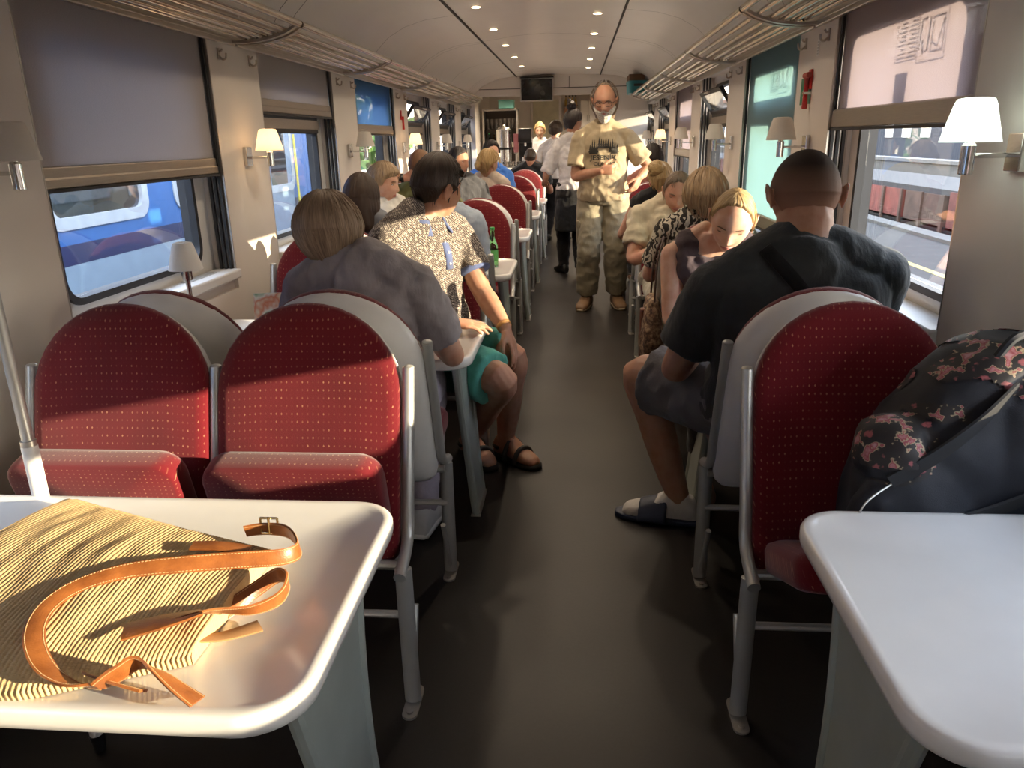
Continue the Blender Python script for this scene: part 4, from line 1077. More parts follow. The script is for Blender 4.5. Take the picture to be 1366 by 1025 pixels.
pts = p.arms['R'][0]; w = pts[-1]; d = (pts[-1] - pts[-2]).normalized(); br = MB(); x = d.orthogonal().normalized(); y = d.cross(x)
for k in range(14):
    an = 2 * PI * k / 14; br.ell(w - d * .015 + (x * math.cos(an) + y * math.sin(an)) * .035, .0075, .0075, .0075, 8, 6)
p.part('bead_bracelet', br, plain('dark_wood_beads', (.10, .025, .015), .4))
pts = p.arms['L'][0]; w = pts[-1]; d = (pts[-1] - pts[-2]).normalized(); a = MB(); a.tube([w - d * .024, w - d * .004], .0335, 18); p.part('wrist_band', a, plain('orange_band', (.55, .27, .08), .5))
for q, (pts, r, d) in p.legs.items():
    an = pts[-1]; x = V((d.y, -d.x, 0)); a = MB(); pl_ = [(-.075, .03), (-.05, .04), (0, .042), (.08, .048), (.15, .052), (.195, .042), (.215, .02)]
    a.prism([(u_ * 1.06, w_) for u_, w_ in pl_] + [(u_ * 1.06, -w_) for u_, w_ in pl_[::-1]], (an.x, an.y, .0), d, x, UP, .0, .022)
    for t_ in (.05, .12): a.tube([V((an.x, an.y, .015)) + d * t_ + x * (.062 * math.cos(b_)) + UP * ((.110 - t_ * .34) * math.sin(b_)) for b_ in [PI * k / 8 for k in range(9)]], .013, 6)
    a.tube([V((an.x, an.y, .06)) + d * (-.01 - .06 * math.sin(b_)) + x * (.045 * math.cos(b_)) for b_ in [PI * k / 8 for k in range(9)]], .009, 6)
    p.part('sandal', a, plain('black_sandal', (.02, .018, .017), .6))

# 3 dark-haired woman, 4 pale blue shirt
p = Person('woman with straight dark brown hair and sunglasses pushed up, seen from behind', (-1.22, 4.32, .60), (-1.20, 4.24, .995), (-1.185, 4.22, 1.205), face=8, hyaw=14, hpitch=4, scale=.97, hs=1.02, skin_=SK['light'], vox=.008, female=1)
p.arm('R', (-1.02, 4.52, .79), elbow=(-.98, 4.3, .79)); p.arm('L', (-1.36, 4.54, .79), elbow=(-1.42, 4.3, .79)); p.leg('R', (-1.12, 4.52, .1), knee=(-1.1, 4.75, .55)); p.leg('L', (-1.32, 4.52, .1), knee=(-1.34, 4.75, .55)); p.finish()
p.shirt(FC('grey_blue_top', (.16, .17, .19)), .5); p.pants(FC('dark_trousers', (.05, .05, .06)), 2)
LONG = lerp_lim([(0, 40), (.25, 28), (.36, 2), (.42, -60), (.6, -80), (1, -85)])
def lnglow(aa, e, a): return (.060 * max(0, min(1, (-e - 5) / 45))) * max(0, min(1, (aa - .34) * 9))
h_ = p.hair(HR['dark'], LONG, .022, .08, lnglow, .003, (0, -.004, .004), seed=5); a = MB()
a.rings([sring(p.hp((0, yy, z)), w_, d_, p.hR, p.hF, 28, 2.6) for z, w_, d_, yy in ((.06, .070, .080, -.02), (.02, .084, .086, -.032), (-.03, .090, .086, -.036), (-.08, .088, .07, -.045), (-.14, .088, .055, -.055), (-.17, .078, .035, -.06), (-.175, .05, .02, -.06))]); p.part('back_hair', a, HR['dark'], vox=.007, amp=.003, freq=30, stretch=.15)
sunglasses(p, .075, .062, 40, None)
p = Person('person in a pale blue-grey shirt half hidden behind the man in the patterned polo', (-.79, 4.31, .60), (-.78, 4.22, 1.03), (-.78, 4.22, 1.255), face=4, scale=1.02, build=1.1, hs=1.03, skin_=SK['light'], vox=.008)
p.arm('R', (-.66, 4.52, .80), elbow=(-.54, 4.22, .79)); p.arm('L', (-.88, 4.54, .80), elbow=(-.98, 4.25, .80)); p.leg('R', (-.62, 4.55, .1), knee=(-.6, 4.76, .55)); p.leg('L', (-.84, 4.55, .1), knee=(-.84, 4.76, .55)); p.finish()
p.shirt(FC('pale_blue_shirt', (.36, .42, .50)), .95, soff=.024, amp=.008); p.pants(FC('dark_trousers', (.05, .05, .06)), 2); p.hair(HR['ash'], SHORT, .016, .08)

# 5 white shirt, profile
p = Person('person with short brown hair and a white shirt in profile by the second left window', (-1.27, 5.02, .60), (-1.26, 5.08, .995), (-1.275, 5.08, 1.235), face=150, hyaw=100, hpitch=6, scale=.97, hs=1.03, skin_=SK['light'], vox=.0075)
p.arm('R', (-1.40, 4.80, .79), elbow=(-1.45, 5.0, .79)); p.arm('L', (-1.08, 4.82, .79), elbow=(-1.03, 5.0, .79)); p.leg('R', (-1.35, 4.75, .1), knee=(-1.36, 4.6, .55)); p.leg('L', (-1.15, 4.75, .1), knee=(-1.15, 4.6, .55)); p.finish()
p.shirt(FC('white_shirt', (.62, .60, .54)), .8, soff=.02, amp=.008); p.pants(FC('dark_trousers', (.05, .05, .06)), 2)
p.hair(HR['light'], lerp_lim([(0, 30), (.2, 28), (.36, 18), (.42, -2), (.6, -8), (.72, -30), (1, -40)]), .024, .1, None, .005, (0, .002, .008), seed=6); p.strands(HR['light'], 160, SHORT, .05, .002, .026, 5); p.face_parts((.12, .07, .04))

# 6 olive shirt, arm raised
p = Person('man with cropped reddish hair and an olive shirt raising his arm to his neck', (-1.17, 6.1, .60), (-1.19, 6.0, 1.06), (-1.20, 5.98, 1.315), face=10, hyaw=25, hpitch=4, scale=1.05, build=1.12, hs=1.06, skin_=SK['pink'], vox=.0075)
pl = p.arm('L', (-1.30, 5.90, 1.235), elbow=(-1.50, 5.92, 1.16), hand=(.75, .1, .3), palm=(.2, .7, .1), curl=(20, 25, 15)); p.arm('R', (-1.0, 6.32, .80), elbow=(-.9, 6.05, .80)); p.leg('R', (-1.05, 6.3, .1), knee=(-1.05, 6.55, .55)); p.leg('L', (-1.28, 6.3, .1), knee=(-1.28, 6.55, .55)); p.finish()
p.shirt(FC('olive_shirt', (.20, .20, .075)), .6, soff=.02, amp=.008); p.pants(FC('dark_trousers', (.05, .05, .06)), 2); p.hair(HR['red'], SHORT, .008, .08, None, .001, seed=3)
d = (pl[2] - pl[1]).normalized(); a = MB(); a.tube([pl[2] - d * .05, pl[2] - d * .022], .033, 18); x = d.orthogonal().normalized(); a.tube([pl[2] - d * .036 + V((0, -.028, .0)), pl[2] - d * .036 + V((0, -.042, .0))], .019, 16); p.part('wristwatch', a, M['black'])

# 7 dark-haired man in profile, 8 fair-haired woman, 9 blue shirt, 10 man in black
def sitter(label, pel, S_, H, face, hyaw, top, skin_, hair_, sleeve=.55, fe=0, hp_=4, build=1.0, vox=.009, lim=SHORT, th=.016, sc=1.0, hs=1.03, face_=None, low=None, amp=.003, tc='top', **k):
    p = Person(label, pel, S_, H, face=face, hyaw=hyaw, hpitch=hp_, scale=sc, build=build, hs=hs, skin_=skin_, vox=vox, female=fe)
    f = p.fp; r = p.rp
    for s_, q in (('R', 1), ('L', -1)):
        p.arm(s_, V(pel) + f * .24 + r * (q * .13) + V((0, 0, .20)), elbow=V(pel) + f * .02 + r * (q * .29) + V((0, 0, .19)))
        p.leg(s_, V((pel[0], pel[1], .1)) + f * .25 + r * (q * .11), knee=V(pel) + f * .43 + r * (q * .11) - V((0, 0, .03)))
    p.finish(); p.shirt(FC(label[:12].replace(' ', '_') + '_top', top), sleeve, name=tc, amp=.007, soff=.018 if sleeve else 0); p.pants(FC('dark_trousers', (.05, .05, .06)), 2)
    if hair_: p.hair(hair_, lim, th, .09, low, amp, seed=len(label))
    if face_: p.face_parts(face_)
    return p
sitter('man with cropped dark hair in a charcoal top looking sideways by the far left windows', (-1.05, 6.85, .60), (-1.06, 6.92, 1.06), (-1.05, 6.93, 1.325), 150, 118, (.035, .035, .04), SK['tan'], HR['black'], .9, 0, 8, 1.1, .008, SHORT, .007, 1.05, 1.06, (.02, .015, .012))
p = sitter('woman with tousled fair hair and a pale sleeveless top facing the bar', (-.90, 7.88, .60), (-.89, 7.8, 1.03), (-.87, 7.76, 1.275), 12, 40, (.50, .42, .34), SK['light'], HR['blond'], 0, 1, 4, 1.0, .0085, TIED, .022, 1.0, 1.06, None, None, .007)
p.strands(HR['blond'], 160, TIED, .06, .0022, .027, 6); a = MB(); a.ell(p.hp((-.03, -.095, -.02)), .045, .045, .05, 16, 12); p.part('hair_knot', a, HR['blond'], vox=.007, amp=.005, freq=40)
sitter('person with dark hair and a bright blue top sitting below the coffee urn', (-1.0, 8.66, .62), (-.96, 8.75, 1.08), (-.955, 8.8, 1.36), 170, 150, (.05, .17, .55), SK['light'], HR['black'], .55, 0, 4, 1.0, .009, SHORT, .022, 1.02, 1.06, (.02, .015, .012), None, .006)
sitter('man with short greying hair in a black T-shirt seated before the bar', (-.68, 11.5, .60), (-.68, 11.42, 1.0), (-.665, 11.4, 1.245), 0, 0, (.012, .012, .014), SK['tan'], HR['dark'], .6, 0, 4, 1.15, .009, SHORT, .008, 1.05, 1.08)

# 11 barwoman, 12 waitress, 13 second member of staff
def stander(label, feet, z0, sc, face, hyaw, top, bot, skin_, build=1.0, fe=0, lean=(0, 0), hp_=5, arms=None, vox=.009, sleeve=.6, hs=1.05, belly=0, to=2.0, legs=None, t0=-.16, hroll=0, tl=.50, hh=.235):
    fx, fy = feet; f = fdir(face); r = rgt(f)
    pel = V((fx, fy, .93 * sc)) + f * lean[0] * .3; S_ = pel + V((0, 0, tl * sc)) + f * lean[0]; H = S_ + V((0, 0, hh * sc)) + f * (lean[1])
    p = Person(label, pel, S_, H, face=face, hyaw=hyaw, hpitch=hp_, hroll=hroll, scale=sc, build=build, hs=hs, skin_=skin_, vox=vox, female=fe, belly=belly)
    for s_, q in (('R', 1), ('L', -1)):
        aw = (arms or {}).get(s_)
        if aw: p.arm(s_, aw[0], elbow=aw[1], hand=aw[2] if len(aw) > 2 else None, palm=aw[3] if len(aw) > 3 else (0, 0, -1), curl=aw[4] if len(aw) > 4 else (18, 22, 14))
        else: p.arm(s_, S_ + r * (q * .30) - V((0, 0, .50 * sc)) + f * .06, elbow=S_ + r * (q * .27) - V((0, 0, .29 * sc)) - f * .03, palm=-r * q)
        lg = (legs or {}).get(s_, V((fx, fy, .09 * sc)) + r * (q * .12))
        p.leg(s_, lg, hint=f, toe=f + r * q * .25)
    p.finish(); return p
wht = FC('white_blouse', (.56, .54, .55)); blk = FC('black_trousers', (.016, .015, .017))
p = stander('blonde barwoman in a white shirt standing behind the counter', (-.62, 13.5), 0, .98, 180, 180, None, None, SK['fair'], 1.0, 1, (.03, .04), 14, {'R': ((-.72, 13.25, 1.15), (-.88, 13.45, 1.12)), 'L': ((-.42, 13.2, 1.15), (-.36, 13.45, 1.12))}, .009)
p.shirt(wht, .8, t0=-.1); p.pants(blk, 2); p.hair(HR['blond'], lerp_lim([(0, 38), (.25, 26), (.38, 0), (.5, -25), (1, -45)]), .02, .09, None, .004); p.face_parts((.2, .12, .06)); a = MB(); a.ell(p.hp((0, -.06, .10)), .04, .04, .035); p.part('hair_bun', a, HR['blond'])
p = stander('waitress with a black top bun, white blouse and black trousers, her back to us', (-.03, 8.68), 0, 1.0, -12, 42, None, None, SK['tan'], 1.0, 1, (.0, .03), 8, {'R': ((.12, 8.86, 1.06), (.18, 8.62, 1.18)), 'L': ((-.36, 8.92, 1.02), (-.32, 8.62, 1.15), (-.1, 1, -.2))}, .008, legs={'R': (.05, 8.62, .09), 'L': (-.14, 8.80, .09)}, hs=1.1)
p.shirt(wht, 1.0, t0=-.02, soff=.026, amp=.010, vox=.0095); p.pants(blk, 2, off=.02, t1=.2); p.shoes(M['black'])
p.hair(HR['black'], TIED, .018, .09, None, .004); a = MB(); a.ell(p.hp((-.005, -.045, .145)), .048, .048, .05); a.ell(p.hp((-.03, -.05, .18)), .025, .02, .03); p.part('hair_bun', a, HR['black'], vox=.007, amp=.006, freq=40)
a = MB(); a.rings([sring(p.pel + V((0, 0, z)), .188, .148, p.rp, p.fp, 28, 2.4) for z in (.04, .10)]); a.rings([sring(p.pel + p.fp * .02 + V((0, 0, z)), w_, .150, p.rp, p.fp, 28, 2.4) for z, w_ in ((.05, .186), (-.15, .200), (-.42, .205))]); p.part('apron', a, FC('black_apron', (.012, .012, .013)), vox=.01, amp=.005)
p = stander('second staff member in a white shirt with dark hair, standing at the bar opening', (-.32, 11.75), 0, .97, 20, 20, None, None, SK['light'], 1.0, 1, (.0, .03), 12, {'L': ((-.62, 12.0, 1.05), (-.58, 11.75, 1.16)), 'R': ((-.05, 12.05, 1.1), (-.0, 11.8, 1.15))}, .010, hs=1.06)
p.shirt(wht, .8, t0=-.02, soff=.024); p.pants(blk, 2, t1=.2); p.shoes(M['black']); p.hair(HR['dark'], lerp_lim([(0, 40), (.3, 20), (.42, -10), (1, -44)]), .024, .1, None, .005)

# 14 standing man
p = stander('bearded man in glasses, khaki T-shirt and cargo trousers standing in the aisle', (.24, 6.98), 0, 1.09, 183, 186, None, None, SK['tan'], 1.0, 0, (.03, .05), 16,
            {'R': ((.21, 6.74, 1.225), (.0, 6.9, 1.215), (.95, -.1, .12), (-.1, .75, .3), (38, 40, 25)), 'L': ((.545, 6.79, 1.165), (.63, 6.95, 1.25), (-.4, -.25, -.85), (-.8, .5, .1), (22, 26, 18))}, .0055,
            hs=1.24, belly=.05, tl=.455, hh=.262, legs={'R': (.105, 6.93, .10), 'L': (.375, 6.98, .10)})
kh = FC('khaki_tee', (.37, .295, .19), .06)
sh = p.shirt(kh, .72, t0=-.07, soff=.026, amp=.009, grow=.022, vox=.0085, freq=9)
cg_ = p.pants(FC('khaki_cargo', (.25, .215, .145)), 1.93, off=.022, flare=.022, amp=.009, freq=9, t1=.02)
for s_ in 'RL':
    pts, r, d = p.legs[s_]; k_ = 1 if s_ == 'R' else -1; c_ = pts[2] + p.rp * (k_ * .095); a = MB(); a.obox(c_, p.rp * .018, p.fp * .07, V((0, 0, .10))); a.obox(c_ + V((0, 0, .085)) + p.rp * (k_ * .012), p.rp * .012, p.fp * .075, V((0, 0, .03))); p.part('cargo_pocket', a, FC('khaki_cargo_pocket', (.22, .185, .12)), cg_, vox=.009)
p.shoes(plain('brown_leather_shoe', (.20, .115, .06), .6), sole=plain('tan_sole', (.38, .30, .2), .7))
p.hair(HR['grey'], lerp_lim([(0, 76), (.3, 72), (.42, 62), (.49, 14), (.55, -58), (.8, -70), (1, -72)]), lambda aa, e, a: .003 + .016 * max(0, min(1, (aa - .47) * 7)) * max(0, min(1, (28 - e) / 34)), .1, lambda aa, e, a: .034 * max(0, min(1, (-e - 5) / 40)) * max(0, min(1, (aa - .50) * 7)), .006, seed=9)
p.strands(HR['grey'], 130, lerp_lim([(0, 70), (.4, 40), (.46, -20), (1, -40)]), .07, .0022, .022, 12, amin=.42)
bd = buzz('grey_beard', (.30, .26, .22)); q_ = NT('white_grey_beard'); gb = q_.noise(q_.coord(), 120, 3); gbm = q_.done(q_.pbr(q_.ramp(gb, [(.3, (.34, .30, .26)), (.6, (.70, .66, .60))]), .9, 0, q_.bump(gb, .6, .006), .2))
mk_ = lambda m0: None
N_, K_ = 40, 24; vv = []; ff = []
for i in range(K_ + 1):
    for k in range(N_ + 1):
        a_ = (-1 + 2 * k / N_) * PI * .47; e_ = math.radians(-78 + 66 * i / K_); h = head_pt(a_, e_); aa = abs(a_) / (PI * .47)
        top = -20 if aa > .35 else -27 - 0; edge = min(1, max(0, (top + (18 * max(0, aa - .45)) - math.degrees(e_)) / 7)); mouth = gs(h.x, .022) * gs(h.z + .0675, .0055)
        o_ = (.013 + .016 * gs(h.z + .115, .04) * (aa < .7) + .003 * noise.noise(h * 160)) * edge - .012 * (1 - edge) - .016 * mouth
        vv.append(tuple(p.hp(h + h.normalized() * o_)))
for i in range(K_):
    for k in range(N_): j = i * (N_ + 1) + k; ff.append((j, j + 1, j + N_ + 2, j + N_ + 1))
a = MB(); a.add(vv, ff); p.part('beard', a, gbm)
a = MB(); a.tube([p.hp((x, head_pt(math.atan2(x / .06, .9), -.46).y + .006, -.052 - abs(x) * .25)) for x in (-.034, -.02, -.007, 0, .007, .02, .034)], [.003, .007, .008, .007, .008, .007, .003], 8); p.part('moustache', a, gbm)
p.face_parts((.18, .14, .11))
a = MB()
for k_ in (-1, 1):
    a.tube([p.hp((k_ * .032 + .0235 * math.cos(t_), .094 - .010 * abs(math.cos(t_)) * (1 if math.cos(t_) * k_ > 0 else .2), .0 + .018 * math.sin(t_))) for t_ in [2 * PI * j / 20 for j in range(20)]], .0022, 6, closed=True)
    a.tube([p.hp((k_ * .056, .086, .004)), p.hp((k_ * .076, .04, .004)), p.hp((k_ * .079, -.01, .002))], .0018, 6)
a.tube([p.hp((-.010, .096, .004)), p.hp((0, .099, .006)), p.hp((.010, .096, .004))], .0018, 6); gl = p.part('eyeglasses', a, M['black'])
# print on the T-shirt: fir trees over two lines of letters, laid onto the cloth
bvh = BVHTree.FromPolygons([sh.matrix_local @ v.co + p.o for v in sh.data.vertices], [tuple(f.vertices) for f in sh.data.polygons])
ink = plain('faded_black_ink', (.03, .027, .022), .8)
def onshirt(x, z):
    hit = bvh.ray_cast(p.S + p.rs * (-x) + V((0, 0, z)) + p.fs * .6, -p.fs, 1.0)
    return hit[0] + p.fs * .0025 if hit[0] else None
def ink_poly(mb, pts, div=.012):
    bm = bmesh.new(); f = bm.faces.new([bm.verts.new((a_, b_, 0)) for a_, b_ in pts]); bmesh.ops.triangulate(bm, faces=bm.faces)
    for _ in range(2):
        es = [e for e in bm.edges if e.calc_length() > div]
        if es: bmesh.ops.subdivide_edges(bm, edges=es, cuts=1); bmesh.ops.triangulate(bm, faces=bm.faces)
    bm.verts.ensure_lookup_table(); vs_ = [onshirt(v.co.x, v.co.y) for v in bm.verts]
    if all(v is not None for v in vs_): mb.add(vs_, [tuple(v.index for v in f.verts) for f in bm.faces])
    bm.free()
a = MB()
def arc_top(x): return -.108 + .060 * math.sqrt(max(0, 1 - (x / .125) ** 2))
for i in range(13):
    x = -.115 + .23 * i / 12; zt = arc_top(x) + .02 + .012 * ((i * 5) % 3); zb = -.13 + (.035 if abs(x) < .05 else 0)
    for lv in range(3):
        z1 = zt - lv * (zt - zb) / 3.4; w_ = .007 + .005 * lv; ink_poly(a, [(x - w_, z1 - (zt - zb) / 2.2), (x + w_, z1 - (zt - zb) / 2.2), (x, z1)])
ink_poly(a, [(-.125, -.145), (-.05, -.145), (-.06, -.10), (-.115, -.105)]); ink_poly(a, [(.06, -.145), (.12, -.145), (.115, -.11), (.07, -.12)])
tree_print = p.part('shirt_print', a, ink, sh)
def ink_text(txt, size, x0, z0, wd):
    cu = bpy.data.curves.new('t', 'FONT'); cu.body = txt; cu.size = size; cu.resolution_u = 3; cu.align_x = 'CENTER'; cu.offset = size * .02
    o = bpy.data.objects.new('t', cu); COL.objects.link(o); dg = bpy.context.evaluated_depsgraph_get(); me = bpy.data.meshes.new_from_object(o.evaluated_get(dg)); bpy.data.objects.remove(o)
    bm = bmesh.new(); bm.from_mesh(me); w_ = max(v.co.x for v in bm.verts) - min(v.co.x for v in bm.verts); bmesh.ops.triangulate(bm, faces=bm.faces)
    vs_ = [onshirt(x0 + v.co.x * wd / w_, z0 + v.co.y) for v in bm.verts]; bm.verts.ensure_lookup_table()
    m = MB(); 
    if all(v is not None for v in vs_): m.add(vs_, [tuple(v.index for v in f.verts) for f in bm.faces])
    bm.free(); return m
p.part('shirt_lettering', ink_text('JESENÍK', .055, 0, -.195, .235), ink, sh); p.part('shirt_lettering', ink_text('CLASSIC', .038, 0.01, -.240, .19), ink, sh)

# 15-19 right-hand side
sitter('person with dark hair half hidden beside the standing man on the right', (.72, 7.9, .60), (.73, 7.82, 1.04), (.745, 7.8, 1.285), 0, 0, (.30, .12, .09), SK['tan'], HR['black'], .6, 0, 4, 1.0, .010, lerp_lim([(0, 40), (.3, 20), (.42, -15), (1, -50)]), .026, 1.0, 1.1)
p = sitter('woman with a loose blond bun and black strappy top, back to us on the right', (.66, 6.1, .58), (.64, 6.02, .97), (.635, 6.0, 1.185), 0, -10, (.015, .015, .017), SK['light'], HR['blond'], 0, 1, 6, 1.0, .0085, TIED, .018, .97, 1.02, None, None, .005)
a = MB(); a.ell(p.hp((-.045, -.06, .075)), .062, .058, .058, 18, 14); p.part('hair_bun', a, HR['blond'], vox=.006, amp=.007, freq=45); p.strands(HR['blond'], 120, TIED, .05, .002, .022, 9)
p = Person('woman in a cream T-shirt with tied greying hair facing us, looking down', (.66, 5.12, .58), (.625, 5.12, .965), (.645, 5.04, 1.155), face=180, hyaw=186, hpitch=20, hroll=-4, scale=1.0, build=1.16, hs=1.10, skin_=SK['pink'], vox=.0065, female=1, belly=.04)
p.arm('R', (.60, 4.86, .83), elbow=(.38, 5.02, .78), hand=(1, -.15, .05), palm=(0, .2, -1)); p.arm('L', (.78, 4.84, .80), elbow=(.92, 5.05, .78), hand=(-.8, -.4, 0)); p.leg('R', (.55, 4.88, .1), knee=(.52, 4.7, .55)); p.leg('L', (.78, 4.88, .1), knee=(.80, 4.7, .55)); p.finish()
p.shirt(FC('cream_tee', (.56, .49, .36)), .66, soff=.022, amp=.009, t0=-.12); p.pants(FC('beige_trousers', (.4, .36, .28)), 2)
CRM = lerp_lim([(0, 52), (.2, 46), (.34, 30), (.42, 4), (.5, 0), (.6, -8), (.75, -34), (1, -46)]); p.hair(HR['grey'], CRM, .010, .22, None, .004); p.strands(HR['grey'], 260, CRM, .05, .0018, .010, 4, amin=.12, emax=84); p.face_parts((.14, .09, .06), eyes='down', brow_w=.9)
p = Person('person with short light brown hair and a black-and-cream patterned top, back to us', (.72, 4.33, .59), (.70, 4.25, .975), (.69, 4.22, 1.19), face=4, hyaw=-4, hpitch=4, scale=.98, build=1.1, hs=1.08, skin_=SK['light'], vox=.0075, female=1)
p.arm('R', (.88, 4.56, .79), elbow=(.98, 4.32, .78)); p.arm('L', (.55, 4.56, .79), elbow=(.43, 4.32, .78)); p.leg('R', (.82, 4.55, .1), knee=(.82, 4.77, .55)); p.leg('L', (.6, 4.55, .1), knee=(.6, 4.77, .55)); p.finish()
wv = NT('swirl_print'); cc = wv.coord(); ww = wv.n('ShaderNodeTexWave'); ww.inputs['Scale'].default_value = 9; ww.inputs['Distortion'].default_value = 9; ww.inputs['Detail'].default_value = 1.5; ww.inputs['Detail Scale'].default_value = 3.2; wv.l(cc, ww.inputs[0])
swirl = wv.done(wv.pbr(wv.ramp(ww.outputs[0], [(.42, (.03, .026, .022)), (.55, (.44, .39, .31))]), .85, 0, None, .2))
p.shirt(swirl, .75, soff=.02, amp=.007); p.pants(FC('dark_trousers', (.05, .05, .06)), 2)
SH2 = lerp_lim([(0, 36), (.25, 28), (.38, 6), (.46, -14), (.6, -22), (1, -44)])
p.hair(HR['light'], SH2, lambda aa, e, a: .024 + .010 * gs(e - 10, 45), .1, None, .008, (0, -.004, .004), seed=11, nz=14); p.strands(HR['light'], 320, SH2, .05, .0022, lambda aa, e, a: .028 + .010 * gs(e - 10, 45), 10)
p = Person('young blonde woman in a dark sleeveless top looking down at the table', (.615, 3.36, .585), (.590, 3.32, .985), (.635, 3.20, 1.165), face=178, hyaw=196, hpitch=30, hroll=-10, scale=.99, build=.98, hs=1.10, skin_=SK['fair'], vox=.0048, female=1)
p.arm('R', (.54, 3.06, .785), elbow=(.415, 3.24, .77), hand=(.75, -.6, 0), palm=(0, 0, -1)); p.arm('L', (.80, 3.05, .79), elbow=(.93, 3.26, .78), hand=(-.6, -.5, .1), palm=(0, 0, -1)); p.leg('R', (.55, 3.1, .1), knee=(.53, 2.95, .55)); p.leg('L', (.78, 3.1, .1), knee=(.80, 2.95, .55)); p.finish(2)
mb = MB(); p.torso(mb, .010, -.1, .96, .92, .01)
L_ = p.S - p.pel
for q in (-1, 1): limb_flat(mb, [p.pel + L_ * .80 + p.rs * (q * .115) + p.fs * .05, p.S + p.rs * (q * .112) + p.up * .030, p.pel + L_ * .80 + p.rs * (q * .115) - p.fs * .06], [.056, .050, .056])
p.part('sleeveless_top', mb, FC('plum_grey_top', (.075, .055, .065)), vox=.0075, amp=.006); p.pants(FC('dark_trousers', (.03, .03, .035)), 2)
BACK = lerp_lim([(0, 60), (.2, 54), (.34, 34), (.42, 8), (.5, 2), (.6, -6), (.75, -34), (1, -46)]); p.hair(HR['blond'], BACK, .008, .07, None, .0022, (0, -.002, .002), seed=1, nz=30); a = MB(); a.ell(p.hp((0, -.115, .01)), .032, .03, .034); a.rings([sring(p.hp((0, -.14 + t_ * .02, -.01 - t_ * .16)), .028 - .014 * t_, .022 - .01 * t_, p.hR, p.hF, 14) for t_ in (0, .3, .6, 1)]); p.part('ponytail', a, HR['blond'], vox=.006, amp=.003, freq=40)
p.strands(HR['blond'], 200, TIED, .04, .0012, .0095, 14, amin=.45, emax=40); p.face_parts((.16, .09, .05), (.50, .20, .17), eyes='down', brow_w=.8)
a = MB(); a.ell(p.hp((-.083, -.01, -.045)), .004, .004, .007, 8, 6); p.part('earring', a, M['chrome'])

# 20 man in dark T-shirt
p = Person('man with a shaved head and dark T-shirt seen from behind with a crossbody strap', (.705, 2.53, .62), (.705, 2.47, 1.045), (.716, 2.51, 1.318), face=-4, hyaw=2, hpitch=6, scale=1.10, build=1.34, hs=1.25, neck=1.32, hd=(1.09, 1.05, .94), sd={'L': .05, 'R': .01}, skin_=SK['tan'], vox=.0055)
p.arm('L', (.50, 2.80, .795), elbow=(.37, 2.52, .80), hand=(.8, .6, 0), palm=(0, 0, -1)); p.arm('R', (.90, 2.86, .80), elbow=(.95, 2.58, .82), hand=(-.4, .9, 0), palm=(0, 0, -1))
p.leg('L', (.42, 2.80, .105), toe=(-1, .22, 0), knee=(.28, 2.83, .61)); p.leg('R', (.82, 2.80, .10), toe=(.1, 1, 0), knee=(.86, 2.98, .58)); p.finish()
tee = FC('charcoal_tee', (.034, .038, .040), .1); sh = p.shirt(tee, .70, soff=.026, amp=.006, vox=.008, freq=7)
p.pants(FC('grey_denim_shorts', (.13, .125, .13)), .80, off=.020, flare=.03, name='shorts')
bz = buzz('shaved_hair', (.034, .022, .016)); p.hair(bz, lerp_lim([(0, 48), (.25, 40), (.37, 24), (.41, -6), (.5, 6), (.58, -8), (.75, -40), (1, -52)]), .0025, .10, None, .0003)
bvh = BVHTree.FromPolygons([v.co + p.o for v in sh.data.vertices], [tuple(f.vertices) for f in sh.data.polygons]); rows = []
for k in range(26):
    t_ = k / 25; c_ = p.S + p.rs * (-.135 + .34 * t_) + p.up * (.07 - .42 * t_); w_ = (p.rs * .42 + p.up * .34).normalized() * .02
    h0 = bvh.ray_cast(c_ - w_ - p.fs * .6, p.fs, 1)[0]; h1 = bvh.ray_cast(c_ + w_ - p.fs * .6, p.fs, 1)[0]
    if h0 and h1: rows.append([tuple(h0 - p.fs * .002), tuple(h0 - p.fs * .006), tuple(h1 - p.fs * .006), tuple(h1 - p.fs * .002)])
for _ in range(6): rows = [rows[0]] + [[tuple((V(x0) + V(x1) * 2 + V(x2)) / 4) for x0, x1, x2 in zip(r0, r1, r2)] for r0, r1, r2 in zip(rows, rows[1:], rows[2:])] + [rows[-1]]
rows = [[tuple(V(q) - p.fs * .006) for q in r] for r in rows]
a = MB(); a.rings(rows); p.part('bag_strap', a, FC('black_webbing', (.006, .006, .007)))
pts, r, d = p.legs['L']; an = pts[-1]; a = MB(); p.foot(a, an, d, .004, t0=-.07, t1=.3); a.tube([an - V((0, 0, .05)), an + (pts[-2] - an).normalized() * .075], [.042, .041], 18); p.part('sock', a, FC('white_sock', (.62, .60, .58)), vox=.006)
a = MB(); x = V((d.y, -d.x, 0)); pl_ = [(-.085, .028), (-.06, .045), (0, .046), (.08, .052), (.15, .056), (.20, .046), (.232, .02)]
a.prism([(u_ * 1.1, w_) for u_, w_ in pl_] + [(u_ * 1.1, -w_) for u_, w_ in pl_[::-1]], (an.x, an.y, .0), d, x, UP, .0, .026)
for j in range(7): 
    t_ = .05 + j * .016; a.tube([V((an.x, an.y, .012)) + d * t_ + x * (.064 * math.cos(b_)) + UP * ((.118 - t_ * .36) * math.sin(b_)) for b_ in [PI * k / 10 for k in range(11)]], .011, 8)
p.part('slide_sandal', a, plain('navy_slide', (.015, .025, .06), .5), vox=.006)
a = MB(); p.foot(a, p.legs['R'][0][-1], p.legs['R'][2], .010); p.part('slide_sandal', a, plain('navy_slide', (.015, .025, .06), .5), vox=.007)
# ------------------------------------------------------------------ things on the tables, seats and racks
T0 = TZ - .003
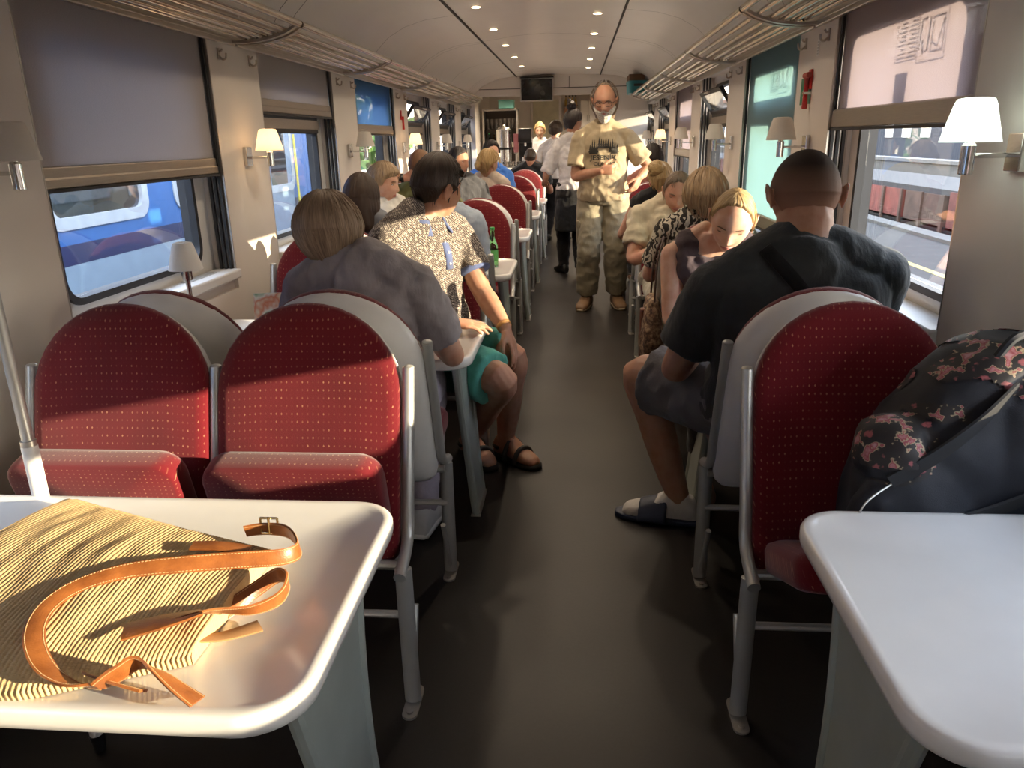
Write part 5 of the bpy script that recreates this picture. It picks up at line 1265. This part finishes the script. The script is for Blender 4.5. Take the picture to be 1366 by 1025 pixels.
# straw bag
stw = NT('woven_straw'); wc = stw.coord('UV', (64, 190, 1)); w1 = stw.noise(wc, 1.0, 3, .6); w2 = stw.noise(stw.coord('Object'), 7, 3)
straw = stw.done(stw.pbr(stw.mix(w2, stw.ramp(w1, [(.3, (.37, .24, .105)), (.7, (.72, .53, .29))]), (.62, .45, .23)), .8, 0, stw.bump(w1, .5, .003), .2))
lth = NT('tan_leather'); lf_ = lth.noise(lth.coord(), 24, 5, .6); lg = lth.noise(lth.coord(), 300, 2)
leather = lth.done(lth.pbr(lth.ramp(lf_, [(.3, (.19, .058, .014)), (.7, (.36, .125, .032))]), .38, 0, lth.bump(lg, .2, .002), .5))
thread = plain('pale_stitching', (.62, .42, .22), .8)
t = thing('straw_bag', 'woven straw shoulder bag with tan leather straps lying on the left table', 'bag', (-.85, 1.1, T0)); BO = V((-.85, 1.1, T0))
NU, NV, RIB = 460, 72, 78
def bagxy(u, v):
    """u: 0 opening .. 1 base, v: 0 near edge .. 1 far edge"""
    far = catmull([(-.578, 1.238, 0), (-.82, 1.318, 0), (-1.13, 1.438, 0)], 1); nea = [V((-.585, .928, 0)), V((-.80, .835, 0)), V((-1.19, .815, 0))]
    q = lambda p, s: p[0].lerp(p[1], s / .42) if s < .42 else p[1].lerp(p[2], (s - .42) / .58)
    return q(nea, u).lerp(q(far, u), v)
def bagh(u, v, rib=True):
    e = max(0, math.sin(PI * min(1, max(0, v)))) ** .45
    h = .016 + e * (.020 + .030 * min(1, u * 2.2)) * min(1, (1 - u) * 9 + .25)
    h += .007 * noise.noise(V((u * 4, v * 2.6, 1))) * e + .004 * noise.noise(V((u * 16, v * 5, 4))) * e
    if rib:
        w = u * RIB + .55 * noise.noise(V((u * 5, v * 3, 7))) + .10 * noise.noise(V((u * 40, v * 30, 2)))
        h += .0021 * abs(math.sin(PI * w)) ** .8 + .0006 * noise.noise(V((u * 130, v * 120, 3)))
    return h
v_ = []; uv_ = []
for i in range(NU + 1):
    for j in range(NV + 1):
        u, w = i / NU, j / NV; p = bagxy(u, w); wig = .003 * math.sin(u * RIB * 2 * PI) * (1 if j in (0, NV) else 0)
        v_.append(tuple(p + V((0, wig, T0 + bagh(u, w))) - BO)); uv_.append((u, w))
n0 = len(v_)
for i in range(NU + 1):
    for j in range(NV + 1):
        p = bagxy(i / NU, j / NV); v_.append(tuple(p + V((0, 0, T0 + .001)) - BO)); uv_.append((i / NU, j / NV))
f_ = []; st_ = NV + 1
for i in range(NU):
    for j in range(NV):
        a = i * st_ + j; f_.append((a, a + 1, a + st_ + 1, a + st_)); f_.append((n0 + a, n0 + a + st_, n0 + a + st_ + 1, n0 + a + 1))
for i in range(NU):
    for j in (0, NV): a = i * st_ + j; f_.append((a, a + st_, n0 + a + st_, n0 + a))
for j in range(NV):
    for i in (0, NU): a = i * st_ + j; f_.append((a, a + 1, n0 + a + 1, n0 + a))
me = bpy.data.meshes.new('bag_body'); me.from_pydata(v_, [], f_); uvl = me.uv_layers.new(name='UVMap')
for l in me.loops: uvl.data[l.index].uv = uv_[l.vertex_index]
bm = bmesh.new(); bm.from_mesh(me); bmesh.ops.recalc_face_normals(bm, faces=bm.faces); bm.to_mesh(me); bm.free()
me.polygons.foreach_set('use_smooth', [True] * len(me.polygons)); me.set_sharp_from_angle(angle=math.radians(70))
me.materials.append(straw); o = bpy.data.objects.new('bag_body', me); COL.objects.link(o); o.parent = t
def ribbon(name, pts, tilts, w, th, mat, parent, stitch=True, origin=None):
    P_ = catmull(pts, 8); Tl = [q.x for q in catmull([(math.radians(a_), 0, 0) for a_ in tilts], 8)]; rr = []; e0 = []; e1 = []
    org = origin if origin is not None else BO
    for i, p in enumerate(P_):
        d = (P_[min(i + 1, len(P_) - 1)] - P_[max(i - 1, 0)]).normalized(); s_ = d.cross(UP).normalized(); q = s_.cross(d).normalized()
        wv_ = s_ * math.cos(Tl[i]) + q * math.sin(Tl[i]); nv_ = d.cross(wv_).normalized(); p = p - org
        rr.append([tuple(p + wv_ * a_ * w / 2 + nv_ * b_ * th / 2) for a_, b_ in ((-1, -.6), (-.9, 1), (.9, 1), (1, -.6), (.9, -1), (-.9, -1))])
        e0.append((p, wv_, nv_))
    o = MB().rings(rr).build(name, mat, parent, angle=60)
    if stitch:
        a = MB()
        for i in range(0, len(e0) - 1, 1):
            for s_ in (-1, 1):
                for b_ in (-1, 1):
                    p0, w0, n0_ = e0[i]; p1, w1_, n1_ = e0[i + 1]; A = p0 + w0 * (s_ * w * .40) + n0_ * (b_ * th * .52); B = p1 + w1_ * (s_ * w * .40) + n1_ * (b_ * th * .52)
                    k_ = max(2, int((B - A).length / .0045))
                    for z_ in range(k_): q0 = A.lerp(B, (z_ + .1) / k_); q1 = A.lerp(B, (z_ + .7) / k_); a.tube([q0, q1], .0007, 4)
        a.build('stitching', thread, o, smooth=False)
    return o
Z = T0
ribbon('strap', [(-.640, 1.262, Z + .045), (-.600, 1.268, Z + .048), (-.548, 1.250, Z + .052), (-.508, 1.196, Z + .050), (-.522, 1.158, Z + .055), (-.585, 1.132, Z + .062), (-.675, 1.100, Z + .070), (-.764, 1.070, Z + .072), (-.822, 1.025, Z + .070), (-.836, .965, Z + .068),
                 (-.812, .902, Z + .064), (-.765, .853, Z + .052), (-.715, .832, Z + .040), (-.672, .833, Z + .036)], [70, 78, 84, 80, 72, 62, 48, 32, 22, 14, 10, 14, 30, 55], .030, .0038, leather, t)
ribbon('strap', [(-.672, .833, Z + .036), (-.645, .845, Z + .050), (-.625, .858, Z + .058), (-.595, .856, Z + .045), (-.560, .846, Z + .026), (-.532, .838, Z + .012)], [55, 75, 70, 40, 24, 16], .034, .0038, leather, t)
ribbon('strap', [(-.648, .952, Z + .050), (-.618, .975, Z + .054), (-.575, .995, Z + .052), (-.522, 1.012, Z + .044), (-.488, 1.046, Z + .044), (-.492, 1.096, Z + .046), (-.520, 1.122, Z + .040), (-.552, 1.104, Z + .024), (-.590, 1.050, Z + .010)], [20, 28, 45, 66, 86, 90, 86, 70, 40], .028, .0036, leather, t)
ribbon('strap_patch', [(-.69, .930, Z + .054), (-.64, .955, Z + .057), (-.59, .985, Z + .056)], [6, 10, 24], .052, .005, leather, t, False)
ribbon('strap_patch', [(-.70, 1.172, Z + .064), (-.655, 1.180, Z + .060), (-.60, 1.182, Z + .050)], [4, 2, 0], .034, .004, leather, t, False)
ribbon('strap_patch', [(-.70, .852, Z + .040), (-.655, .846, Z + .030), (-.615, .846, Z + .020)], [50, 46, 40], .034, .004, leather, t)
ribbon('strap_patch', [(-.60, .965, Z + .020), (-.56, .985, Z + .012), (-.515, 1.02, Z + .008)], [20, 10, 0], .034, .004, plain('suede_back', (.40, .22, .09), .9), t, False)
a = MB(); bc_ = V((-.592, 1.268, Z + .052)) - BO
for p0, p1 in (((-.017, 0, -.012), (.017, 0, -.012)), ((.017, 0, -.012), (.017, .0, .020)), ((.017, 0, .020), (-.017, 0, .020)), ((-.017, 0, .02), (-.017, 0, -.012)), ((0, -.004, -.012), (.002, -.006, .024))): a.tube([bc_ + V(p0), bc_ + V(p1)], .0024, 8)
a.build('buckle', brushed('brass', (.75, .58, .30), .25), t)

# slim metal pole beside the left seats
t = thing('walking_pole', 'slim telescopic metal pole leaning behind the left table at the photo edge', 'pole', (-1.235, 1.49, 0))
p0, p1, p2 = V((.0, .0, 1.30)), V((.0, .0, .86)), V((.0, .0, .0))
MB().tube([p0, p1], .0125, 14).build('upper_tube', M['frame'], t); MB().tube([p1 + (p0 - p1) * .03, p1 + (p2 - p1) * .02], .0165, 14).build('joint', M['plate'], t)
MB().tube([p1, p1.lerp(p2, .94)], .0175, 14).build('lower_tube', M['shell'], t); MB().tube([p1.lerp(p2, .94), p2], [.02, .014], 14).build('rubber_foot', M['black'], t)

def table_lamp(x, y, label):
    t = thing('table_lamp', label, 'lamp', (x, y, T0), 0, 'table lamps'); MB().lathe([(.05, 0), (.05, .008), (.04, .014), (.012, .02)]).build('base', M['chrome'], t)
    MB().lathe([(.0085, .012), (.0085, .30)], n=14).lathe([(.017, .285), (.019, .295), (.019, .325), (.01, .332)], n=16).build('stem', M['chrome'], t); shade_mb(.062, .036, .098, (0, 0, .325)).build('lamp_shade', LS_off, t)
table_lamp(-1.45, 2.70, 'small table lamp with cream shade below the large grey blind on the left')
table_lamp(.945, 2.86, 'small table lamp half hidden behind the shoulder of the man in the dark T-shirt')
# menu card
t = thing('menu_card', 'folded colourful menu card standing on the table beside the short-haired person', 'menu', (-1.235, 2.93, T0), math.radians(8))
mq = NT('menu_print'); mv = mq.voro(mq.coord('Object'), 22); mcol = mq.ramp(mq.noise(mq.coord('Object'), 14, 2), [(.36, (.08, .26, .06)), (.47, (.72, .68, .55)), (.56, (.62, .20, .10)), (.66, (.70, .60, .42))]); menu = mq.done(mq.pbr(mcol, .4))
for s_ in (-1, 1): MB().obox((0.0, s_ * .028, .095), (.066, 0, 0), (0, .0008, 0), (0, -s_ * .026, .094)).build('menu_page', menu if s_ < 0 else M['white'], t, smooth=False)
# bottles
def bottle(x, y, h, r, col, cap, label, lab, z=T0, group=None):
    t = thing('bottle', label, 'bottle', (x, y, z), 0, group)
    MB().lathe([(r * .3, .004), (r * .85, 0), (r, .006), (r, h * .52), (r * .86, h * .60), (r * .48, h * .74), (r * .40, h * .80), (r * .40, h * .93), (r * .44, h * .94), (r * .44, h * .97)], n=24).build('bottle_body', clearglass('bottle_' + label[:8], col), t)
    MB().lathe([(r * .46, h * .95), (r * .46, h), (r * .40, h + .002)], n=18).build('cap', cap, t)
    if lab: MB().lathe([(r + .0008, h * .16), (r + .0008, h * .44)], n=24, cap=False).build('bottle_label', lab, t)
gcap = plain('green_cap', (.03, .32, .08), .4); glab = plain('green_label', (.10, .36, .10), .5)
bottle(-.52, 4.72, .245, .034, (.25, .62, .25), gcap, 'green water bottle at the aisle end of the second table on the left', glab)
bottle(-1.12, 2.98, .285, .031, (.10, .04, .012), plain('gold_cap', (.55, .4, .12), .3, .8), 'dark beer bottle beside the short-haired person near the menu card', plain('cream_label', (.6, .5, .35), .6))
bottle(-1.13, 4.50, .30, .032, (.02, .30, .06), gcap, 'green bottle in front of the dark-haired woman with sunglasses', None)
# backpack
bk = NT('dark_nylon'); bf = bk.noise(bk.coord(), 9, 4); bw = bk.noise(bk.coord(), 500, 1); nylon = bk.done(bk.pbr(bk.ramp(bf, [(.3, (.010, .012, .018)), (.7, (.022, .025, .034))]), .62, 0, bk.bump(bw, .2, .002), .4))
t = thing('backpack', 'bulging dark backpack with floral panels on the right seat against the wall', 'backpack', (.83, 1.60, .5)); a = MB()
lv = [(.52, .83, .19, 1.62, .09), (.55, .83, .215, 1.62, .115), (.66, .835, .225, 1.62, .125), (.78, .845, .215, 1.63, .125), (.87, .865, .19, 1.64, .125), (.94, .89, .16, 1.65, .12), (1.0, .915, .13, 1.665, .11), (1.04, .935, .10, 1.67, .09), (1.065, .945, .06, 1.675, .055)]
a.rings([sring(V((x, y, z)), rx, ry, V((1, 0, 0)), V((0, 1, 0)), 30, 2.7) for z, x, rx, y, ry in lv])
a.ell((.74, 1.54, .69), .14, .055, .16, 20, 14, Matrix.Rotation(.25, 3, 'Y')); a.ell((.685, 1.58, .84), .075, .085, .075, 18, 12); a.ell((.95, 1.55, .82), .085, .06, .20, 18, 12)
me = remesh(a, .009, 3, .006, 7, seed=5); me.transform(Matrix.Translation((-.83, -1.60, -.5))); body = meshobj('bag_body', me, nylon, t)
fl = NT('floral_print'); fv = fl.voro(fl.coord('Object'), 30); fn = fl.noise(fl.coord('Object'), 26, 3, .6)
fcol = fl.ramp(fl.math('ADD', fl.math('MULTIPLY', fn, .75), fl.math('MULTIPLY', fv.outputs['Distance'], .35)), [(.38, (.30, .08, .09)), (.43, (.012, .012, .014)), (.60, (.016, .012, .013)), (.625, (.42, .34, .22)), (.64, (.26, .04, .055)), (.72, (.45, .24, .26))]); floral = fl.done(fl.pbr(fcol, .6))
def patch(name, test, mat, off=.003):
    a = MB(); idx = {}
    for f in body.data.polygons:
        if test(f.center, f.normal):
            q = []
            for i in f.vertices:
                if i not in idx: idx[i] = len(a.v); vv_ = body.data.vertices[i]; a.v.append(tuple(vv_.co + vv_.normal * off))
                q.append(idx[i])
            a.f.append(tuple(q))
    return a.build(name, mat, t)
patch('floral_panel', lambda c, n: n.z > .22 and c.z > .42 and noise.noise(c * 9) > -.02, floral)
patch('floral_panel', lambda c, n: (c - V((-.15, -.05, .36))).length < .085 and n.z > -.1, floral)
def onb(x, y, z): return V((x - .83, y - 1.60, z - .5))
for pts in ([(.66, 1.50, .80), (.74, 1.495, .86), (.82, 1.505, .93), (.90, 1.54, 1.0)], [(.62, 1.51, .70), (.74, 1.475, .71), (.86, 1.485, .74), (.98, 1.485, .80)]): ribbon('strap', pts, [80, 80, 75, 70], .034, .006, plain('webbing', (.012, .013, .016), .7), t, False, V((.83, 1.60, .5)))
MB().tube(catmull([onb(.68, 1.51, .80), onb(.60, 1.475, .75), (onb(.60, 1.47, .65)), onb(.67, 1.475, .56)], 8), .0022, 6).build('elastic_cord', M['frame'], t)
MB().tube(catmull([onb(.88, 1.60, 1.04), onb(.91, 1.60, 1.085), onb(.96, 1.63, 1.08), onb(.98, 1.66, 1.02)], 6), .010, 8).build('haul_loop', nylon, t)
# handbag on the aisle side of the seat behind
bq = NT('paisley_canvas'); bn = bq.noise(bq.coord('Object'), 38, 3, .7); canvas = bq.done(bq.pbr(bq.ramp(bn, [(.36, (.035, .016, .012)), (.5, (.16, .09, .055)), (.62, (.34, .24, .15))]), .75))
t = thing('shoulder_bag', 'brown patterned shoulder bag hanging at the aisle side of the patterned-top person', 'bag', (.405, 3.98, .30)); a = MB()
a.rings([sring(V((0, 0, z)), w_, d_, V((1, 0, 0)), V((0, 1, 0)), 24, 2.8) for z, w_, d_ in ((.0, .035, .10), (.02, .05, .13), (.16, .058, .145), (.30, .045, .13), (.38, .022, .11), (.39, .012, .10))]); me = remesh(a, .009, 2, .006, 12, seed=3); meshobj('bag_body', me, canvas, t)
MB().tube(catmull([(0, -.10, .36), (.01, -.08, .58), (.045, .0, .70), (.01, .07, .58), (0, .10, .36)], 6), .011, 8, rz=.5).build('strap', plain('dark_brown_leather', (.06, .025, .015), .5), t); MB().box(-.062, -.03, -.02, .03, .02, .33).build('front_tab', plain('red_brown_leather', (.14, .05, .03), .5), t, bevel=.008)
# rack luggage
teal = plain('teal_plastic', (.02, .20, .24), .45)
t = thing('storage_crate', 'teal crate lying on the far right luggage rack', 'crate', (.80, 10.95, 2.045)); MB().rings([sring(V((0, 0, z)), w_, d_, V((1, 0, 0)), V((0, 1, 0)), 28, 6) for z, w_, d_ in ((0, .11, .28), (.0, .12, .29), (.13, .128, .30), (.132, .134, .306), (.15, .134, .306), (.15, .12, .29))]).build('crate_body', teal, t, angle=40); MB().box(-.06, .06, -.312, -.30, .08, .11).build('handle', M['black'], t)
t = thing('cardboard_box', 'brown box standing on top of the teal crate on the right rack', 'box', (.78, 10.95, 2.197)); bx_ = MB().box(-.10, .10, -.26, .26, 0, .075).build('box_body', plain('brown_card', (.16, .09, .05), .8), t, bevel=.003); MB().obox((0, -.14, .077), (.098, 0, 0), (0, .118, 0), (0, .0, .0015)).obox((0, .14, .077), (.098, 0, 0), (0, .118, 0), (0, 0, .0015)).build('flap', plain('brown_card_flap', (.19, .11, .06), .8), t, smooth=False)

# ------------------------------------------------------------------ the bar
t = thing('television', 'flat screen television hanging from the ceiling before the bar', 'television', (-.596, 12.06, 2.03))
MB().box(-.245, .245, -.02, .02, 0, .325).build('bezel', plain('silver_bezel', (.5, .49, .47), .4, .5), t, bevel=.006); MB().box(-.232, .232, -.0225, -.019, .018, .312).build('screen', plain('dark_screen', (.012, .013, .016), .12), t, smooth=False)
MB().box(-.25, .25, -.03, .10, .33, .342).build('bracket', M['black'], t)
t = thing('bar_counter', 'bar counter with pale worktop and brown front at the end of the saloon', 'counter', (-1.1, 12.75, 0))
MB().box(-.5, .34, -.28, .28, 0, 1.02).build('counter_front', plain('brown_veneer', (.20, .13, .08), .45), t, bevel=.006); MB().box(-.52, .36, -.32, .30, 1.02, 1.06).build('worktop', M['table'], t, bevel=.006); MB().box(-.50, .34, -.27, .27, 0, .08).build('plinth', M['black'], t)
CTZ = 1.06
t = thing('coffee_urn', 'tall stainless steel coffee urn on the bar counter', 'urn', (-1.165, 12.68, CTZ)); ss = brushed('stainless', (.62, .60, .57), .22)
MB().lathe([(.10, 0), (.125, .012), (.125, .045), (.118, .05), (.118, .56), (.124, .565), (.124, .585), (.10, .60)], n=36).build('urn_body', ss, t); MB().lathe([(.125, .28), (.128, .285), (.128, .31), (.125, .315)], n=36, cap=False).build('band', M['black'], t)
MB().lathe([(.10, .598), (.085, .62), (.03, .632), (.028, .65), (.02, .66)], n=30).build('lid', ss, t); MB().tube([(.0, -.12, .09), (.0, -.17, .09), (0, -.175, .06)], .012).build('tap', M['black'], t)
t = thing('cup_stack', 'tall stack of pink paper cups between the urn and the coffee machine', 'cups', (-.965, 12.62, CTZ)); a = MB()
MB().lathe([(.05, 0), (.05, .012), (.012, .02), (.012, .22), (.045, .23)], n=20).build('cup_holder', M['alu'], t)
for k_ in range(9): MB().lathe([(.034, .235 + k_ * .028), (.043, .235 + k_ * .028 + .055), (.045, .235 + k_ * .028 + .06)], n=20).build('paper_cup', plain('pink_cup', (.55, .22, .24), .6), t)
t = thing('coffee_machine', 'black coffee machine on the counter beside the coffee urn', 'coffee machine', (-.82, 12.75, CTZ)); MB().box(-.105, .105, -.16, .20, .0, .03).box(-.105, .105, .0, .2, .03, .6).box(-.105, .105, -.16, .0, .38, .6).build('housing', M['black'], t, bevel=.01)
MB().box(-.085, .085, -.164, -.158, .44, .56).build('control_panel', plain('panel_grey', (.06, .06, .065), .2), t); MB().box(-.09, .09, -.165, -.02, .03, .045).build('drip_tray', ss, t); MB().lathe([(.02, .33), (.02, .38)], (0, -.08, 0)).build('spout', ss, t); MB().box(-.05, .03, -.167, -.16, .10, .16).build('white_notice', M['white'], t)
gl_ = clearglass('drinking_glass', (.9, .9, .88))
def gtumbler(x, y, z, lab, grp, h=.10, r=.032):
    o = MB().lathe([(r * .8, 0), (r, h), (r - .003, h), (r * .8 - .003, .006)], n=14).build('drinking_glass', gl_, None, loc=(x, y, z)); tag(o, lab, 'glass', grp)
i_ = 0
for yy in (12.50, 12.58):
    for k_ in range(4): gtumbler(-1.03 + .07 * k_ + .005 * (yy > 12.5), yy, CTZ, 'small drinking glass among those on the counter in front of the coffee machine', 'glasses on the counter')
# back-bar cabinet with glasses
t = thing('display_cabinet', 'glass shelf cabinet of glasses and bottles behind the coffee urn', 'cabinet', (-1.28, 13.45, 0)); wd = plain('dark_veneer', (.055, .035, .025), .5)
MB().box(-.29, .29, .10, .14, 1.0, 1.98).box(-.30, .30, -.14, .14, 0, 1.05).build('cabinet_body', wd, t, smooth=False); a = MB()
for x in (-.30, .27): a.box(x, x + .03, -.14, .14, 1.05, 1.98)
a.box(-.30, .30, -.14, .14, 1.955, 1.985); a.build('frame', M['alu'], t, smooth=False, bevel=.003)
for z in (1.32, 1.66): MB().box(-.27, .27, -.12, .10, z, z + .01).build('glass_shelf', gl_, t, smooth=False)
for k_ in range(7): gtumbler(-1.50 + .073 * k_, 13.40, 1.67, 'stemmed glass in the row on the upper shelf of the bar cabinet', 'glasses on the upper shelf', .16, .03)
bcol = [((.12, .3, .06), 'green'), ((.3, .12, .03), 'amber'), ((.5, .5, .45), 'clear'), ((.08, .03, .015), 'dark brown'), ((.4, .1, .05), 'red'), ((.1, .22, .3), 'blue')]
for k_, (c_, nm) in enumerate(bcol): bottle(-1.48 + .085 * k_, 13.40, .27, .033, c_, M['black'] if k_ % 2 else gcap, nm + ' bottle on the middle shelf of the bar cabinet', plain('label_' + nm.split()[0], (.55, .5, .4), .6), 1.33)
t = thing('storage_box', 'pale turquoise box on top of the glass cabinet at the bar', 'box', (-1.17, 13.35, 1.987)); MB().box(-.13, .13, -.10, .10, 0, .12).build('box_body', plain('turquoise', (.16, .42, .38), .5), t, bevel=.012); MB().box(-.135, .135, -.105, .105, .12, .135).build('lid', plain('turquoise_lid', (.2, .48, .43), .5), t, bevel=.004)
# back wall of the bar
x = YB - .01
d_ = MB().box(-.81, -.33, x - .03, x, 0, 2.18).build('door_1', plain('pale_yellow_door', (.58, .54, .40), .5), smooth=False, bevel=.004); struct(d_); MB().tube([(-.37, x - .07, 1.0), (-.37, x - .07, 1.2)], .01).build('door_handle', M['chrome'], d_)
struct(MB().box(-.86, -.81, x - .045, x, 0, 2.23).box(-.33, -.28, x - .045, x, 0, 2.23).box(-.81, -.33, x - .045, x, 2.18, 2.23).build('trim_80', M['alu'], smooth=False))
t = thing('wall_shelf', 'small wooden shelf of gold bottles high on the bar back wall', 'shelf', (-.11, x - .05, 2.07)); MB().box(-.13, .13, -.05, .05, -.012, 0).build('shelf_board', plain('shelf_wood', (.22, .12, .07), .6), t, smooth=False)
for s_ in (-.1, .1): MB().box(s_ - .006, s_ + .006, -.02, .05, -.06, -.012).build('bracket', M['bronze'], t, smooth=False)
gold = plain('gold_bottle', (.62, .42, .10), .3, .4)
for k_ in range(4):
    o_ = thing('bottle', 'small gold bottle in the row of four on the bar wall shelf', 'bottle', (-.20 + .06 * k_, x - .05, 2.07), 0, 'gold bottles on the bar wall shelf')
    MB().lathe([(.02, 0), (.023, .01), (.023, .08), (.009, .115), (.009, .15)], n=16).build('bottle_body', gold, o_); MB().lathe([(.0105, .148), (.0105, .172)], n=12).build('cap', M['black'], o_)
t = thing('poster', 'faded orange poster under the yellow-lettered board at the bar', 'poster', (-.11, x - .01, 1.84)); MB().box(-.125, .125, -.004, .01, -.19, .19).build('poster_sheet', plain('faded_orange', (.50, .27, .15), .6, 0, .35, 20), t, smooth=False)
t = thing('wall_cabinet', 'grey cupboard on the right of the bar back wall', 'cabinet', (.21, x - .15, 1.67)); MB().box(-.14, .14, -.13, .15, 0, .47).build('cabinet_body', M['wall'], t, smooth=False, bevel=.005)
for s_ in (-1, 1): d_ = MB().box(min(s_ * .004, s_ * .136), max(s_ * .004, s_ * .136), -.145, -.13, .01, .46).build('door', M['ceil'], t, smooth=False, bevel=.003); MB().tube([(s_ * .02, -.155, .12), (s_ * .02, -.155, .22)], .005).build('handle', M['chrome'], d_)
struct(MB().box(.335, .365, Y1 - .05, Y1 + .1, 0, 2.2).build('trim_81', M['black'], smooth=False))
t = thing('notice', 'small orange notice on the bulkhead beside the standing man', 'notice', (.45, Y1 - .004, 2.02)); MB().box(-.06, .06, -.004, .004, -.035, .035).build('notice_sheet', plain('orange_notice', (.70, .32, .10), .5), t, smooth=False)
for k_, (xx, yy, lb) in enumerate(((-.75, 12.6, 'nearest the television'), (-.35, 13.3, 'over the barwoman'), (-.95, 12.7, 'over the coffee urn'), (.1, 13.6, 'over the bar passage'))):
    t = thing('downlight', 'small bright downlight in the bar ceiling ' + lb, 'ceiling light', (xx, yy, 2.298), 0, 'bar downlights'); MB().lathe([(.045, .002), (.045, -.004), (.036, -.006), (.034, .001)], n=24, cap=False).build('ring', M['alu'], t); MB().lathe([(.0, -.001), (.034, -.001), (.034, .001)], n=20).build('lens', dl, t)
    L = bpy.data.lights.new('downlight_lamp', 'SPOT'); L.energy = DL * 2.4; L.color = (1, .82, .6); L.spot_size = 2.6; L.spot_blend = 1; L.shadow_soft_size = .035; lo = bpy.data.objects.new('downlight_lamp', L); COL.objects.link(lo); lo.parent = t; lo.location = (0, 0, -.02)
# ------------------------------------------------------------------ daylight
W = bpy.data.worlds.new('sky'); S.world = W; W.use_nodes = True; t = W.node_tree; t.nodes.clear()
o = t.nodes.new('ShaderNodeOutputWorld'); b = t.nodes.new('ShaderNodeBackground'); tc = t.nodes.new('ShaderNodeTexCoord'); sp = t.nodes.new('ShaderNodeSeparateXYZ'); r = t.nodes.new('ShaderNodeValToRGB')
t.links.new(tc.outputs['Generated'], sp.inputs[0]); t.links.new(sp.outputs[2], r.inputs[0]); t.links.new(r.outputs[0], b.inputs[0]); t.links.new(b.outputs[0], o.inputs[0])
e = r.color_ramp.elements; e[0].position = 0; e[0].color = (1, .85, .68, 1); e[1].position = .55; e[1].color = (.60, .68, .86, 1)
q = e.new(.12); q.color = (.94, .88, .82, 1)
b.inputs[1].default_value = SKY
L = bpy.data.lights.new('sun', 'SUN'); L.energy = SUN; L.color = (1, .79, .54); L.angle = math.radians(.6)
so = bpy.data.objects.new('sun', L); COL.objects.link(so); so.location = (6, -2, 4)
so.rotation_euler = V(SUND).to_track_quat('Z', 'Y').to_euler()
# ------------------------------------------------------------------ camera
cam = bpy.data.cameras.new('camera'); co = bpy.data.objects.new('camera', cam); COL.objects.link(co)
cam.sensor_width = 36; cam.lens = 1005.6 / 1366 * 36; cam.clip_start = .02; cam.clip_end = 500
Mx = [[.99614, -.02731, -.08343], [.08778, .30783, .94737], [0, .95105, -.30903]]
mr = V((Mx[0][0], Mx[1][0], Mx[2][0])); mu = V((Mx[0][1], Mx[1][1], Mx[2][1]))
ro = .02116
cx = (mr * math.cos(ro) - mu * math.sin(ro)).normalized(); cy = (mr * math.sin(ro) + mu * math.cos(ro)).normalized(); cz = cx.cross(cy).normalized(); cy = cz.cross(cx)
co.matrix_world = Matrix(((cx.x, cy.x, cz.x, 0), (cx.y, cy.y, cz.y, 0), (cx.z, cy.z, cz.z, 1.5), (0, 0, 0, 1)))
S.camera = co
vs = S.view_settings
vs.view_transform = 'Standard'; vs.look = 'None'; vs.exposure = EXPO; vs.gamma = 1; vs.use_curve_mapping = False
S.cycles.max_bounces = 12; S.cycles.diffuse_bounces = 6; S.cycles.glossy_bounces = 4; S.cycles.transmission_bounces = 8; S.cycles.transparent_max_bounces = 32
S.cycles.caustics_reflective = False; S.cycles.caustics_refractive = False; S.cycles.sample_clamp_indirect = 6; S.cycles.blur_glossy = .5
